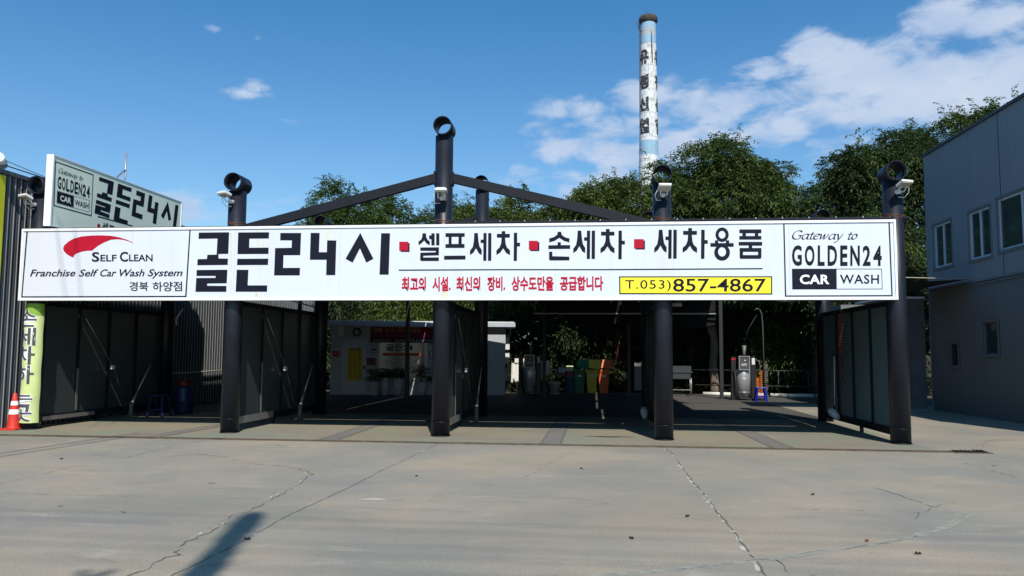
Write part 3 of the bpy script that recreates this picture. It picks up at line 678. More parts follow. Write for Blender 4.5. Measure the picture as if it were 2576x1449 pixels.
MB().tube([(15.92,3.2,1.5),(15.92,3.28,.45)],.014,n=8).build('pole', white_pl, t)
MB().tube([(15.92,3.28,.62),(15.92,3.3,.35)],.022,n=8).build('grip', rubber, t)
MB().tube([(15.88,3.36,.30),(15.85,3.3,.33),(15.85,3.18,.30),(15.92,3.06,.2)],[.05,.08,.09,.06],n=14).build('brush_head', white_pl, t)
MB().tube([(15.92,3.2,1.5),(15.87,3.14,1.58),(15.88,3.1,1.5)],.012,n=8).build('hook', rubber, t)
t = thing('wash_brush', (11.85, 2.6, 0), 'white round brush head low behind the fourth column', 'brush', 'foam brushes in the bays')
MB().tube([(11.84,2.72,.34),(11.84,2.6,.34),(11.84,2.45,.28),(11.84,2.4,.18)],[.05,.085,.08,.04],n=14).build('brush_head', mat('grey_foam',(.33,.33,.33),rough=.7), t)
MB().tube([(11.85,2.62,.32),(11.86,2.75,1.5)],.012,n=8).build('pole', rubber, t)
def coil_hose(x, y, z0, z1, r, turns, lab, m, top=None, wr=.009, group='coiled air hoses'):
    pts = [(x, y, z1+.4), (x, y, z1)]; n = int(turns*10)
    for i in range(n+1):
        a = i/10*6.283; f = i/n; pts.append((x+r*math.cos(a), y+r*math.sin(a), z1+(z0-z1)*(f**.8)))
    g = MB(); g.tube(pts, wr, n=5)
    t = thing('coiled_hose', (x, y, z0), lab, 'hose', group); g.build('coil', m, t)
    MB().tube([(x,y,z0+.02),(x,y-.01,z0-.5)],[.022,.018],n=8).build('nozzle', mat('dark_red_plastic',(.16,.02,.02),rough=.5), t)
redh = mat('red_hose', (.30,.045,.03), rough=.5); orgh = mat('orange_hose', (.75,.22,.03), rough=.5)
coil_hose(15.90, 2.62, 1.5, 2.42, .05, 14, 'red coiled air hose hanging in front of the rightmost screen', redh)
coil_hose(11.35, 4.6, 1.2, 2.5, .045, 22, 'dark red coiled air hose hanging in the third wash bay', mat('dark_red_hose', (.09,.012,.012), rough=.5))

# ------------------------------------------------------------------ banner round the first column
ban = thing('banner', (CX(0), 0, .15), 'yellow-green vertical banner with white-edged dark Korean letters tied round the leftmost column', 'banner')
lime = mat('lime_fabric', (.56,.64,.27), rough=.75, var=.12, scale=2.5, bump=.6, bscale=6); limed = mat('green_fabric', (.22,.40,.05), rough=.75, var=.1)
def cyl_pt(r):
    def f(u, v):   # u 0..1 round the column, v in metres
        a = math.radians(-205 + u*200); wob = .006*math.sin(v*9+u*7)
        return (CX(0)+(r+wob)*math.cos(a), (r+wob)*math.sin(a), v)
    return f
g = MB(); f = cyl_pt(.186); n = 30; zs = [.13+i*.115 for i in range(21)]
for i in range(n):
    for j in range(20): g.poly([f(i/n,zs[j]), f((i+1)/n,zs[j]), f((i+1)/n,zs[j+1]), f(i/n,zs[j+1])], True)
g.build('cloth', lime, ban)
g = MB(); f2 = cyl_pt(.189)
for i in range(n):
    u0, u1 = i/n, (i+1)/n; e0, e1 = 2.12+.26*(1-abs(u0-.35)*1.6)**2 if u0>0 else 2.2, 2.12+.26*(1-abs(u1-.35)*1.6)**2
    if min(e0, e1) < 2.42: g.poly([f2(u0,max(2.2,min(e0,2.42))), f2(u1,max(2.2,min(e1,2.42))), f2(u1,2.43), f2(u0,2.43)], True)
g.build('green_top', limed, ban)
def sliced(vs, fs, cuts):
    bm = bmesh.new(); V = [bm.verts.new((x, y, 0)) for x, y in vs]
    for f_ in fs:
        try: bm.faces.new([V[i] for i in f_])
        except ValueError: pass
    for c in cuts: bmesh.ops.bisect_plane(bm, geom=bm.verts[:]+bm.edges[:]+bm.faces[:], plane_co=(c,0,0), plane_no=(1,0,0))
    bm.verts.index_update(); r = ([(v.co.x, v.co.y) for v in bm.verts], [tuple(v.index for v in f_.verts) for f_ in bm.faces]); bm.free(); return r
cuts = [i/14 for i in range(1, 14)]
for nm, bold, rr, m_ in (('letter_outline', .062, .1895, vin_white), ('dark_lettering', .018, .1925, mat('grey_print',(.07,.065,.09),rough=.7))):
    g = MB(); f = cyl_pt(rr)
    for s_, z1, z0 in (('손',2.30,1.98),('세',1.96,1.62),('차',1.60,1.25),('하',1.23,.88),('는',.74,.46),('곳',.46,.16)):
        vs, fs = text_mesh(s_, bold); vs, fs = sliced(vs, fs, cuts); b = len(g.v); e = bold*.25
        g.v += [f(.20-e+(.58+2*e)*u, z0-e*.4+(z1-z0+e*.8)*v) for u, v in vs]
        for q in fs: g.f.append(tuple(b+i for i in q)); g.sm.append(False)
    g.build(nm, m_, ban)

# ------------------------------------------------------------------ traffic cone
t = thing('traffic_cone', (-.32, -.16, 0), 'red traffic cone with two white bands beside the green banner', 'traffic cone')
cred = mat('cone_red', (.55,.035,.02), rough=.5, var=.1); cx, cy = -.32, -.16
g = MB(); g.lathe([(.125,.04),(.108,.08),(.095,.30)],(cx,cy,0)); g.lathe([(.083,.39),(.070,.47)],(cx,cy,0)); g.lathe([(.058,.55),(.03,.69),(.022,.70),(0,.70)],(cx,cy,0)); g.build('cone_body', cred, t)
g = MB(); g.lathe([(.0955,.30),(.0835,.39)],(cx,cy,0)); g.lathe([(.0705,.47),(.0585,.55)],(cx,cy,0)); g.build('white_band', vin_white, t)
g = MB(); g.box(cx-.17,cy-.17,.0,cx+.17,cy+.17,.035); g.build('base', cred, t, bevel=.01)

# ------------------------------------------------------------------ neighbour on the left: corrugated wall
ribm = mat('corrugated_steel', (.085,.097,.115), rough=.45, metal=.15, var=.12, scale=.8); rib_glint = mat('corrugation_edge', (.42,.42,.41), rough=.4, metal=.3)
lb = thing('corrugated_building', (-3, 5, 0), 'grey corrugated steel building along the left side with a lime sign panel', 'building')
MB().box(-7,-3.2,0,-.53,17.5,4.93).build('wall', ribm, lb)
g = MB(); y = -3.1
while y < 17.4: g.box(-.53, y, .0, -.50, y+.07, 4.9); y += .155
g.build('corrugations', ribm, lb)
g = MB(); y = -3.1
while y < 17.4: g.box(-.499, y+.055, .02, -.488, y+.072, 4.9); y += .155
g.build('corrugation_glints', rib_glint, lb)  # pale strips: grazing sun on the ridges put into the colour
MB().box(-7.1,-3.3,4.9,-.46,17.6,4.98).build('roof_trim', ribm, lb)
o = MB().box(-.5,-3.1,1.9,-.455,-.56,4.86); o = o.build('sign_panel', mat('lime_sign', (.50,.52,.02), rough=.5), lb)
g = MB(); g.box(-.4545,-3.0,3.9,-.449,-.80,4.7); g.box(-.4545,-3.0,2.2,-.449,-.80,3.6); g.build('red_print', vin_red, o)
g = MB(); g.box(-.4540,-3.0,2.1,-.448,-.76,2.18); g.box(-.4540,-.79,2.18,-.448,-.76,4.8); g.build('black_print', vin_black, o)
MB().tube([(-.35,-.9,5.15),(-.75,-.3,5.15)],[.09,.09],n=14).build('roof_vent', white_pl, lb)
t = thing('water_pipe', (-.46, 8, .95), 'thin pale pipe running along the corrugated wall inside the first bay', 'pipe')
MB().tube([(-.45,4.6,.93),(-.45,7,.94),(-.45,10,.97)],.02,n=8).build('pipe', mat('pale_pipe',(.5,.47,.38),rough=.5), t)
MB().tube([(.25,4.95,2.62),(.1,4.9,2.35),(.12,4.9,2.2)],.03,n=8).build('pipe_end', white_pl, t)
# drums inside the first bay
t = thing('blue_drum', (.75, 4.25, 0), 'blue plastic drum with a red basin on top in the leftmost bay', 'drum'); bl = mat('blue_plastic',(.006,.018,.07),rough=.4,var=.1)
g = MB(); g.lathe([(0,0),(.2,0),(.215,.05),(.205,.3),(.218,.33),(.205,.36),(.205,.62),(.19,.66),(0,.66)],(.75,4.25,0)); g.build('body', bl, t)
tag(MB().lathe([(0,0),(.11,0),(.16,.14),(.17,.14),(.12,.01)],(.75,4.25,.665)).build('basin', mat('basin_red',(.14,.008,.012),rough=.5)), 'red basin standing on the blue drum', 'basin')
def stool(x, y, lab, m_, s=1.0):
    t = thing('plastic_stool', (x, y, 0), lab, 'stool', 'blue plastic stools')
    MB().box(x-.15*s,y-.15*s,.42*s,x+.15*s,y+.15*s,.46*s).build('seat', m_, t, bevel=.01)
    for sx in (-1,1):
        for sy in (-1,1):
            MB().bar((x+sx*.17*s,y+sy*.17*s,0),(x+sx*.125*s,y+sy*.125*s,.42*s),.045*s,.035*s).build('leg', m_, t)
    g = MB()
    for sx in (-1,1): g.box(x+sx*.153*s-.01,y-.13*s,.13*s,x+sx*.153*s+.01,y+.13*s,.17*s)
    for sy in (-1,1): g.box(x-.13*s,y+sy*.153*s-.01,.13*s,x+.13*s,y+sy*.153*s+.01,.17*s)
    g.build('stretcher', m_, t)
blue = mat('bright_blue_plastic', (.008,.018,.30), rough=.4)
stool(.62, 3.35, 'blue stool darkened for the shade of the leftmost bay', mat('shaded_blue_plastic',(.003,.006,.05),rough=.5), 1.1)  # shade of the bay put into the plastic's colour
stool(16.28, 12.7, 'blue stool in sun beside the chrome vacuum', blue)

# ------------------------------------------------------------------ building on the right
def facade_mat(name, ca, cb):
    mt = bpy.data.materials.new(name); mt.use_nodes = True; N = mt.node_tree.nodes; L = mt.node_tree.links; b = N['Principled BSDF']
    b.inputs['Roughness'].default_value = .55; b.inputs['Metallic'].default_value = 0
    g_ = N.new('ShaderNodeNewGeometry'); w = N.new('ShaderNodeTexWave'); w.wave_type = 'BANDS'; w.bands_direction = 'Y'; w.inputs['Scale'].default_value = 7; w.inputs['Distortion'].default_value = 0
    L.new(g_.outputs['Position'], w.inputs['Vector'])
    bp = N.new('ShaderNodeBump'); bp.inputs['Strength'].default_value = .5; bp.inputs['Distance'].default_value = .02; L.new(w.outputs[0], bp.inputs['Height']); L.new(bp.outputs[0], b.inputs['Normal'])
    nz = N.new('ShaderNodeTexNoise'); nz.inputs['Scale'].default_value = 1.3; nz.inputs['Detail'].default_value = 6
    mp = N.new('ShaderNodeMapping'); mp.inputs['Scale'].default_value = (1,2,.25); L.new(g_.outputs['Position'], mp.inputs[0]); L.new(mp.outputs[0], nz.inputs['Vector'])
    mx = N.new('ShaderNodeMix'); mx.data_type = 'RGBA'; L.new(nz.outputs[0], mx.inputs['Factor']); mx.inputs['A'].default_value = ca; mx.inputs['B'].default_value = cb
    sp = N.new('ShaderNodeSeparateXYZ'); L.new(g_.outputs['Position'], sp.inputs[0])
    last = mx.outputs['Result']
    for per, wd, cc_ in ((.93, .02, tuple(x*1.35 for x in cb[:3])+(1,)), (.155, .16, tuple(x*.84 for x in ca[:3])+(1,))):
        m1 = N.new('ShaderNodeMath'); m1.operation = 'DIVIDE'; L.new(sp.outputs[1], m1.inputs[0]); m1.inputs[1].default_value = per
        m2 = N.new('ShaderNodeMath'); m2.operation = 'FRACT'; L.new(m1.outputs[0], m2.inputs[0])
        m3 = N.new('ShaderNodeMath'); m3.operation = 'LESS_THAN'; L.new(m2.outputs[0], m3.inputs[0]); m3.inputs[1].default_value = wd
        m4 = N.new('ShaderNodeMath'); m4.operation = 'MULTIPLY'; L.new(m3.outputs[0], m4.inputs[0]); m4.inputs[1].default_value = .55
        q = N.new('ShaderNodeMix'); q.data_type = 'RGBA'; L.new(m4.outputs[0], q.inputs['Factor']); L.new(last, q.inputs['A']); q.inputs['B'].default_value = cc_; last = q.outputs['Result']
    L.new(last, b.inputs['Base Color']); return mt
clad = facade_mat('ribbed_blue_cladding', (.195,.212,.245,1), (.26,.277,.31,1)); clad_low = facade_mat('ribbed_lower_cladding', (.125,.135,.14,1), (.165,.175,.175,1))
rb = thing('clad_building', (24, 4, 0), 'blue-grey metal-clad two-storey building on the right', 'building')
RX = 20.45
# walls built round the window openings
WIN = [(7.94,9.07,4.0,5.22,'w'),(5.82,6.92,3.98,5.21,'w'),(3.35,5.44,4.03,5.28,'w'),(1.2,2.6,4.0,5.25,'w'),(7.83,8.35,1.27,1.86,'s'),(5.70,6.42,1.58,2.36,'s')]
def wall_with_holes(X, ya, yb, za, zb, holes, m_, name, parent, thick=.12):
    ys = sorted({ya, yb} | {h[0] for h in holes} | {h[1] for h in holes}); zs = sorted({za, zb} | {h[2] for h in holes} | {h[3] for h in holes}); g = MB()
    for a, b in zip(ys[:-1], ys[1:]):
        for c, d in zip(zs[:-1], zs[1:]):
            if any(h[0]-1e-6 <= a and b <= h[1]+1e-6 and h[2]-1e-6 <= c and d <= h[3]+1e-6 for h in holes): continue
            g.poly([(X,a,c),(X,a,d),(X,b,d),(X,b,c)])
    for h in holes:
        a, b, c, d = h[:4]
        g.poly([(X,a,c),(X,b,c),(X+thick,b,c),(X+thick,a,c)]); g.poly([(X,a,d),(X+thick,a,d),(X+thick,b,d),(X,b,d)])
        g.poly([(X,a,c),(X+thick,a,c),(X+thick,a,d),(X,a,d)]); g.poly([(X,b,c),(X,b,d),(X+thick,b,d),(X+thick,b,c)])
    return g.build(name, m_, parent)
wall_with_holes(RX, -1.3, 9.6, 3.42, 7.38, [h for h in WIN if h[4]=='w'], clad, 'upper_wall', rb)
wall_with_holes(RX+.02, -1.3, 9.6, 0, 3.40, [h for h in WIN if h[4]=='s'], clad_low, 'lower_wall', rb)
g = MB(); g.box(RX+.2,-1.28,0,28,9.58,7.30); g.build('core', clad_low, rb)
g = MB(); g.poly([(RX,-1.3,0),(28,-1.3,0),(28,-1.3,7.38),(RX,-1.3,7.38)]); g.poly([(RX,9.6,0),(RX,9.6,7.38),(28,9.6,7.38),(28,9.6,0)]); g.build('end_wall', clad, rb)
MB().box(RX-.05,-1.35,7.36,28.1,9.65,7.43).build('roof_trim', mat('dark_trim',(.035,.04,.05),rough=.5), rb)
g = MB(); g.box(RX-.03,-1.3,3.395,RX+.01,9.6,3.43); g.tube([(RX-.05,9.4,3.38),(RX-.05,6.5,3.33),(RX-.05,3,3.36),(RX-.05,-1,3.3)],.015,n=6); g.build('ledge', mat('ledge_grey',(.16,.17,.18),rough=.6), rb)
MB().box(RX-.004,5.25,3.43,RX+.001,5.265,7.36).build('cladding_joint', rubber, rb)
wglass = mat('window_glass', (.02,.04,.05), rough=.08, spec=.8); wfr = mat('pale_window_frame', (.50,.55,.60), rough=.45, var=.05)
for (a, b, c, d, k) in WIN:
    g = MB(); e = .055 if k == 'w' else .035; X = RX+.03 if k == 'w' else RX+.05
    g.box(X,a+.002,c+.002,X+.06,a+e,d-.002); g.box(X,b-e,c+.002,X+.06,b-.002,d-.002); g.box(X,a+e,c+.002,X+.06,b-e,c+e); g.box(X,a+e,d-e,X+.06,b-e,d-.002)
    if k == 'w': g.box(X-.004,(a+b)/2-.03,c+e,X+.05,(a+b)/2+.03,d-e)
    w = g.build('window', wfr if k == 'w' else clad_low, rb)
    MB().box(X+.03,a+e-.01,c+e-.01,X+.04,b-e+.01,d-e+.01).build('glass', wglass, w)
    if k == 's':
        g = MB(); 
        for q in range(1, 6): yy = a+(b-a)*q/6; g.box(X-.02,yy-.006,c+.03,X-.008,yy+.006,d-.03)
        g.build('grille', rubber, w)
    g = MB(); g.box(RX-.03,a-.07,c-.07,RX-.001,b+.07,c-.002); g.box(RX-.02,a-.07,d+.002,RX-.001,b+.07,d+.06); g.box(RX-.015,a-.06,c,RX-.001,a-.002,d); g.box(RX-.015,b+.002,c,RX-.001,b+.06,d)
    g.build('sill', mat('window_trim',(.13,.15,.16),rough=.6), w)
# low shed between the bays and that building, and the black net awning
t = thing('steel_shed', (19.4, 10.6, 0), 'low dark grey steel shed between the wash bays and the clad building', 'shed')
MB().box(18.2,10.3,0,19.35,12.5,3.05).build('wall', clad_low, t); MB().box(19.38,9.9,0,20.44,12.4,3.2).build('front_block', mat('shed_grey',(.10,.11,.125),rough=.6,var=.15), t)
MB().box(19.36,10.0,1.2,19.375,10.3,3.0).build('gap_shade', rubber, t)  # black sheet standing in for the shade between the two blocks
g = MB(); g.box(19.3,9.85,3.2,20.44,12.5,3.26); g.build('roof', lamp_white, t)
t = thing('shade_awning', (18, 8.5, 3.2), 'black shade net stretched from the canopy to the clad building', 'awning')
g = MB(); nx = 10
def aw(u, v):  # u across, v deep
    return (16.25+u*4.15, 6.9+v*2.7, 3.62-.12*u+ (-.30)*math.sin(math.pi*u)*(.4+.6*v) - .35*v*(1-u))
for i in range(nx):
    for j in range(4): g.poly([aw(i/nx,j/4),aw((i+1)/nx,j/4),aw((i+1)/nx,(j+1)/4),aw(i/nx,(j+1)/4)], True)
g.build('net', netm, t)
g = MB(); g.tube([aw(0,0),aw(1,0)],.012,n=6); g.tube([aw(0,1),aw(1,1)],.012,n=6); g.build('rope', pale_pole, t)

# ------------------------------------------------------------------ back canopy over the yard
yc = thing('yard_canopy', (7, 9.5, 0), 'black shade canopy on thin posts over the yard behind the wash bays', 'canopy')
for (xa, xb) in ((.15, 4.88), (4.92, 8.6), (8.601, 11.62), (11.68, 14.3)): MB().box(xa,4.95,3.60,xb,14.7 if xa > 4.9 and xb > 11 else 13.2,3.63).build('net_roof', netm, yc)  # right-hand sheets lengthened, out of view, to shade the bins
g = MB(); 
for i in range(26):
    xa, xb = 9.15+i*.198, 9.15+(i+1)*.198; za, zb_ = 2.42-.07*math.sin(i*.9)-.10*(i/26), 2.42-.07*math.sin((i+1)*.9)-.10*((i+1)/26)
    if i < 6: za, zb_ = 3.0-.1*i+.0, 3.0-.1*(i+1)
    g.poly([(xa,9.02,za),(xb,9.02,zb_),(xb,9.0,3.62),(xa,9.0,3.62)]); g.poly([(xa,9.04,3.62),(xb,9.04,3.62),(xb,9.04,zb_),(xa,9.04,za)])
g.build('valance', netm, yc)
g = MB(); g.box(9.0,8.93,2.69,14.3,8.985,2.725); g.build('valance_rail', alu, yc)
for (x, y) in ((4.75,10.9),(9.1,12.6),(.3,13),(15.2,13.9),(12.0,13.6)):
    zt = 3.6 if x < 15 else 3.9
    g = MB(); g.box(x-.06,y-.06,0,x+.06,y+.06,zt); g.build('post', mat('post_black',(.02,.02,.022),rough=.5), yc)
g = MB(); x = 5.2
while x < 9.2: g.bar((x,6.6,3.55),(x+.45,6.6,3.0),.04,.04); g.bar((x+.45,6.6,3.0),(x+.9,6.6,3.55),.04,.04); x += .9
g.box(1.0,6.57,2.96,9.2,6.63,3.01); o = g.build('roof_truss', mat('truss_grey',(.13,.12,.11),rough=.5,metal=.3), yc)
MB().bar((.9,8.5,3.3),(2.5,12.0,2.72),.05,.03).build('light_batten', white_pl, yc)
t = thing('roof_piping', (16, 9, 3), 'grey pipes and fittings under the roof at the right rear', 'pipes')
g = MB(); g.tube([(13.1,8.6,3.02),(14.2,8.6,3.2),(15.2,8.7,3.18)],.03,n=8); g.tube([(14.2,8.4,3.22),(16.4,8.4,3.02)],.025,n=8); g.build('pipe', alu, t)
MB().tube([(12.9,8.6,2.95),(13.3,8.6,2.95)],.055,n=10).build('fitting', white_pl, t); MB().tube([(15.4,8.4,3.12),(15.7,8.4,3.1)],.04,n=10).build('fitting', white_pl, t)

# ------------------------------------------------------------------ office
OF = thing('office_cabin', (1.2, 13.8, 0), 'white prefabricated office cabin with a yellow price list on its door', 'cabin', rz=math.radians(8))
ow = mat('cabin_white', (.40,.425,.46), rough=.5, var=.06, scale=1.5)
MB().box(0,0,0,6.4,3.2,2.5).build('wall', ow, OF, local=True)
o = MB().box(-.2,-.25,2.5,6.75,3.4,2.66).build('roof', mat('cabin_fascia',(.42,.46,.50),rough=.45,var=.05), OF, local=True)
MB().box(-.15,-.2,2.661,6.7,3.35,2.69).build('roof_sheet', lamp_white, o, local=True)
d = MB().box(.42,-.035,.05,1.31,0,2.02); d = d.build('door', mat('door_white',(.46,.49,.54),rough=.45,var=.04), OF, bevel=.006, local=True)
MB().box(1.20,-.07,.93,1.26,-.036,1.05).build('handle', rubber, d, local=True)
g = MB(); g.box(.64,-.045,.50,1.17,-.036,1.73); p_ = g.build('price_poster', mat('poster_yellow',(.62,.42,.02),rough=.6,var=.05), d, local=True)
def oft(mb, s_, x0, z0, x1, z1, y, **k): rect_text(mb, s_, x0, -z1, x1, -z0, lambda a, b: (a, y, -b), **k)
# texts are drawn with v downwards, so rect_text gets (x0,-z1)-(x1,-z0)
g = MB(); g.box(.74,-.049,1.61,1.08,-.0455,1.69); 
g.build('poster_header', mat('navy',(.02,.025,.12),rough=.6), d, local=True)
g = MB(); oft(g,'세차가격표',.78,1.63,1.04,1.675,-.051,bold=.02); g.build('poster_title', vin_white, d, local=True)
g = MB()
for r_ in range(17):
    z = 1.54-r_*.058
    for (a, b) in ((.68,.80),(.86,.93),(1.0,1.13)):
        if (r_*5+int(a*10)) % 4: g.box(a,-.0475,z,b-.02*((r_*3)%3),-.0455,z+.016)
g.build('poster_lines', mat('poster_ink',(.10,.07,.02),rough=.7), d, local=True)
w_ = MB().box(1.79,-.02,.60,3.50,.0,1.90).build('window', mat('cabin_window_dark',(.012,.018,.025),rough=.12,spec=.7), OF, local=True)
g = MB(); g.box(1.74,-.035,.55,3.55,0,.60); g.box(1.74,-.035,1.9,3.55,0,1.95); g.box(1.74,-.035,.60,1.79,0,1.9); g.box(3.50,-.035,.60,3.55,0,1.9); g.build('frame', white_pl, w_, local=True)
g = MB(); oft(g,'세차',2.0,1.12,2.24,1.27,-.023,bold=.01); oft(g,'광택코팅',2.33,1.24,2.95,1.38,-.023,bold=.01); oft(g,'유리막코팅',2.33,1.07,2.98,1.21,-.023,bold=.01); oft(g,'전문',3.02,1.12,3.28,1.27,-.023,bold=.01)
g.build('window_lettering', mat('pale_print',(.35,.35,.36),rough=.6), w_, local=True)
g = MB(); oft(g,'골든24',2.0,1.6,3.0,1.84,-.023,bold=.03); g.build('window_name', mat('dark_print',(.06,.07,.09),rough=.6), w_, local=True)
g = MB(); g.box(1.9,-.0225,1.42,3.3,-.0205,1.52); g.build('window_red_band', mat('orange_red_print',(.5,.07,.02),rough=.6), w_, local=True)
b_ = MB().box(1.44,-.05,2.085,5.4,-.03,2.46).build('event_banner', mat('crimson_banner',(.22,.012,.03),rough=.7,var=.1), OF, local=True)
for w0, xa, xb in (('명절',1.56,1.86),('맞이',1.98,2.32),('파격이벤트',2.44,3.28)):
    g = MB(); oft(g,w0,xa,2.28,xb,2.42,-.053,bold=.02); g.build('yellow_word', mat('banner_yellow',(.50,.38,.04),rough=.6), b_, local=True)
g = MB(); oft(g,'열심히일하는사람들을위한 특별할인행사',1.58,2.13,3.5,2.22,-.053,bold=.01); g.build('blue_lettering', mat('banner_blue',(.02,.03,.22),rough=.6), b_, local=True)
k_ = MB().box(1.44,-.045,1.905,5.4,-.028,2.083).build('black_banner', mat('maroon_black',(.02,.006,.016),rough=.7), OF, local=True)
g = MB(); oft(g,'열심히하는 곳',1.55,1.93,2.12,2.03,-.048,bold=.015); oft(g,'손세차,광택,유리막코팅,유막',2.35,1.93,4.1,2.03,-.048,bold=.015); g.build('pale_lettering', mat('banner_pale',(.45,.40,.42),rough=.6), k_, local=True)
MB().box(.07,-.012,1.38,.32,-.001,1.58).build('red_plate', vin_red, OF, local=True)
g = MB(); oft(g,'캐스코',.11,1.46,.28,1.52,-.014,bold=.01); g.build('plate_lettering', vin_white, OF, local=True)
MB().box(5.45,-.012,1.38,5.70,-.001,1.58).build('red_plate', vin_red, OF, local=True)
MB().box(.76,-.012,1.925,1.01,-.001,2.0).build('name_plate', white_pl, OF, local=True)
g = MB(); g.box(.775,-.014,1.935,.995,-.0125,1.99); g.build('name_plate_print', mat('plate_grey',(.12,.12,.13),rough=.6), OF, local=True)
g = MB(); g.box(1.47,-.012,1.52,1.67,-.001,1.64); g.poly([(1.47,-.012,1.64),(1.67,-.012,1.64),(1.64,-.012,1.68),(1.50,-.012,1.68)]); g.build('house_number_plate', mat('number_blue',(.02,.10,.22),rough=.5), OF, local=True)
g = MB(); oft(g,'5809',1.50,1.54,1.645,1.60,-.014,bold=.02); g.build('house_number', vin_white, OF, local=True)
MB().box(1.34,-.12,1.08,1.64,-.001,1.34).build('letter_box', mat('dark_red_box',(.10,.01,.015),rough=.5), OF, bevel=.01, local=True)
MB().box(.29,-.12,2.13,.50,-.001,2.49).build('wall_box', white_pl, OF, bevel=.01, local=True)
o = MB().box(3.60,-.012,1.34,4.4,-.001,1.62).build('coin_sign', mat('crimson2',(.28,.01,.02),rough=.6), OF, local=True)
g = MB(); g.box(3.64,-.0145,1.37,4.36,-.0125,1.59); g.build('coin_sign_face', white_pl, o, local=True)
g = MB(); oft(g,'동전교환',3.68,1.41,4.3,1.55,-.017,bold=.02); g.build('coin_sign_lettering', vin_black, o, local=True)
g = MB(); g.box(3.55,-.10,.51,3.80,-.01,.68); g.tube([(3.60,-.05,.68),(3.61,-.05,.76),(3.74,-.05,.76),(3.75,-.05,.68)],.008,n=6); g.build('wall_bag', rubber, OF, local=True)
g = MB()
for i, (z, h) in enumerate(((1.9,.45),(1.35,.4),(.75,.5))): g.box(6.41,.3+i*.12,z-h/2,6.56,.62+i*.12,z+h/2)
g.tube([(6.5,.45,2.3),(6.5,.45,.2)],.02,n=8); g.tube([(6.6,.8,2.45),(6.6,.8,2.2),(6.55,1.4,2.2)],.03,n=8); g.build('meter_box', white_pl, OF, local=True)
tag(MB().tube([(2.16+.13*math.cos(a*.45), 13.82, 2.27+.13*math.sin(a*.45)) for a in range(15)],.035,n=8).build('wreath', mat('wreath_green',(.06,.08,.05),rough=.9,var=.5,scale=40)), 'small round wreath hanging above the office door', 'wreath')
# potted plants
leafd = None
def leaf_mat(name, c1, c2, tl=.25):
    mt = bpy.data.materials.new(name); mt.use_nodes = True; N = mt.node_tree.nodes; L = mt.node_tree.links; b = N['Principled BSDF']
    gm = N.new('ShaderNodeNewGeometry'); r = N.new('ShaderNodeValToRGB'); L.new(gm.outputs['Random Per Island'], r.inputs[0])
    r.color_ramp.elements[0].color = c1+(1,); r.color_ramp.elements[1].color = c2+(1,)
    nz = N.new('ShaderNodeTexNoise'); nz.inputs['Scale'].default_value = .7; nz.inputs['Detail'].default_value = 3; L.new(gm.outputs['Position'], nz.inputs['Vector'])
    v = N.new('ShaderNodeMapRange'); v.inputs['From Min'].default_value = .3; v.inputs['From Max'].default_value = .7; v.inputs['To Min'].default_value = .65; v.inputs['To Max'].default_value = 1.35; L.new(nz.outputs[0], v.inputs['Value'])
    sc = N.new('ShaderNodeVectorMath'); sc.operation = 'SCALE'; L.new(r.outputs[0], sc.inputs[0]); L.new(v.outputs[0], sc.inputs['Scale'])
    L.new(sc.outputs[0], b.inputs['Base Color']); b.inputs['Roughness'].default_value = .55; b.inputs['Specular IOR Level'].default_value = .16
    tr = N.new('ShaderNodeBsdfTranslucent'); L.new(sc.outputs[0], tr.inputs[0]); ms = N.new('ShaderNodeMixShader'); ms.inputs[0].default_value = tl
    L.new(b.outputs[0], ms.inputs[1]); L.new(tr.outputs[0], ms.inputs[2]); L.new(ms.outputs[0], N['Material Output'].inputs['Surface'])
    return mt
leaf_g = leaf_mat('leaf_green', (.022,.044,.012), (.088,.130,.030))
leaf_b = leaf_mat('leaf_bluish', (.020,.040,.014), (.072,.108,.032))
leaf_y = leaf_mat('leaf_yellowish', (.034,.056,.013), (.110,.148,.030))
bark = mat('bark', (.10,.075,.055), rough=.95, var=.3, scale=5, bump=.8, bscale=9, stretch=(3,3,.6))

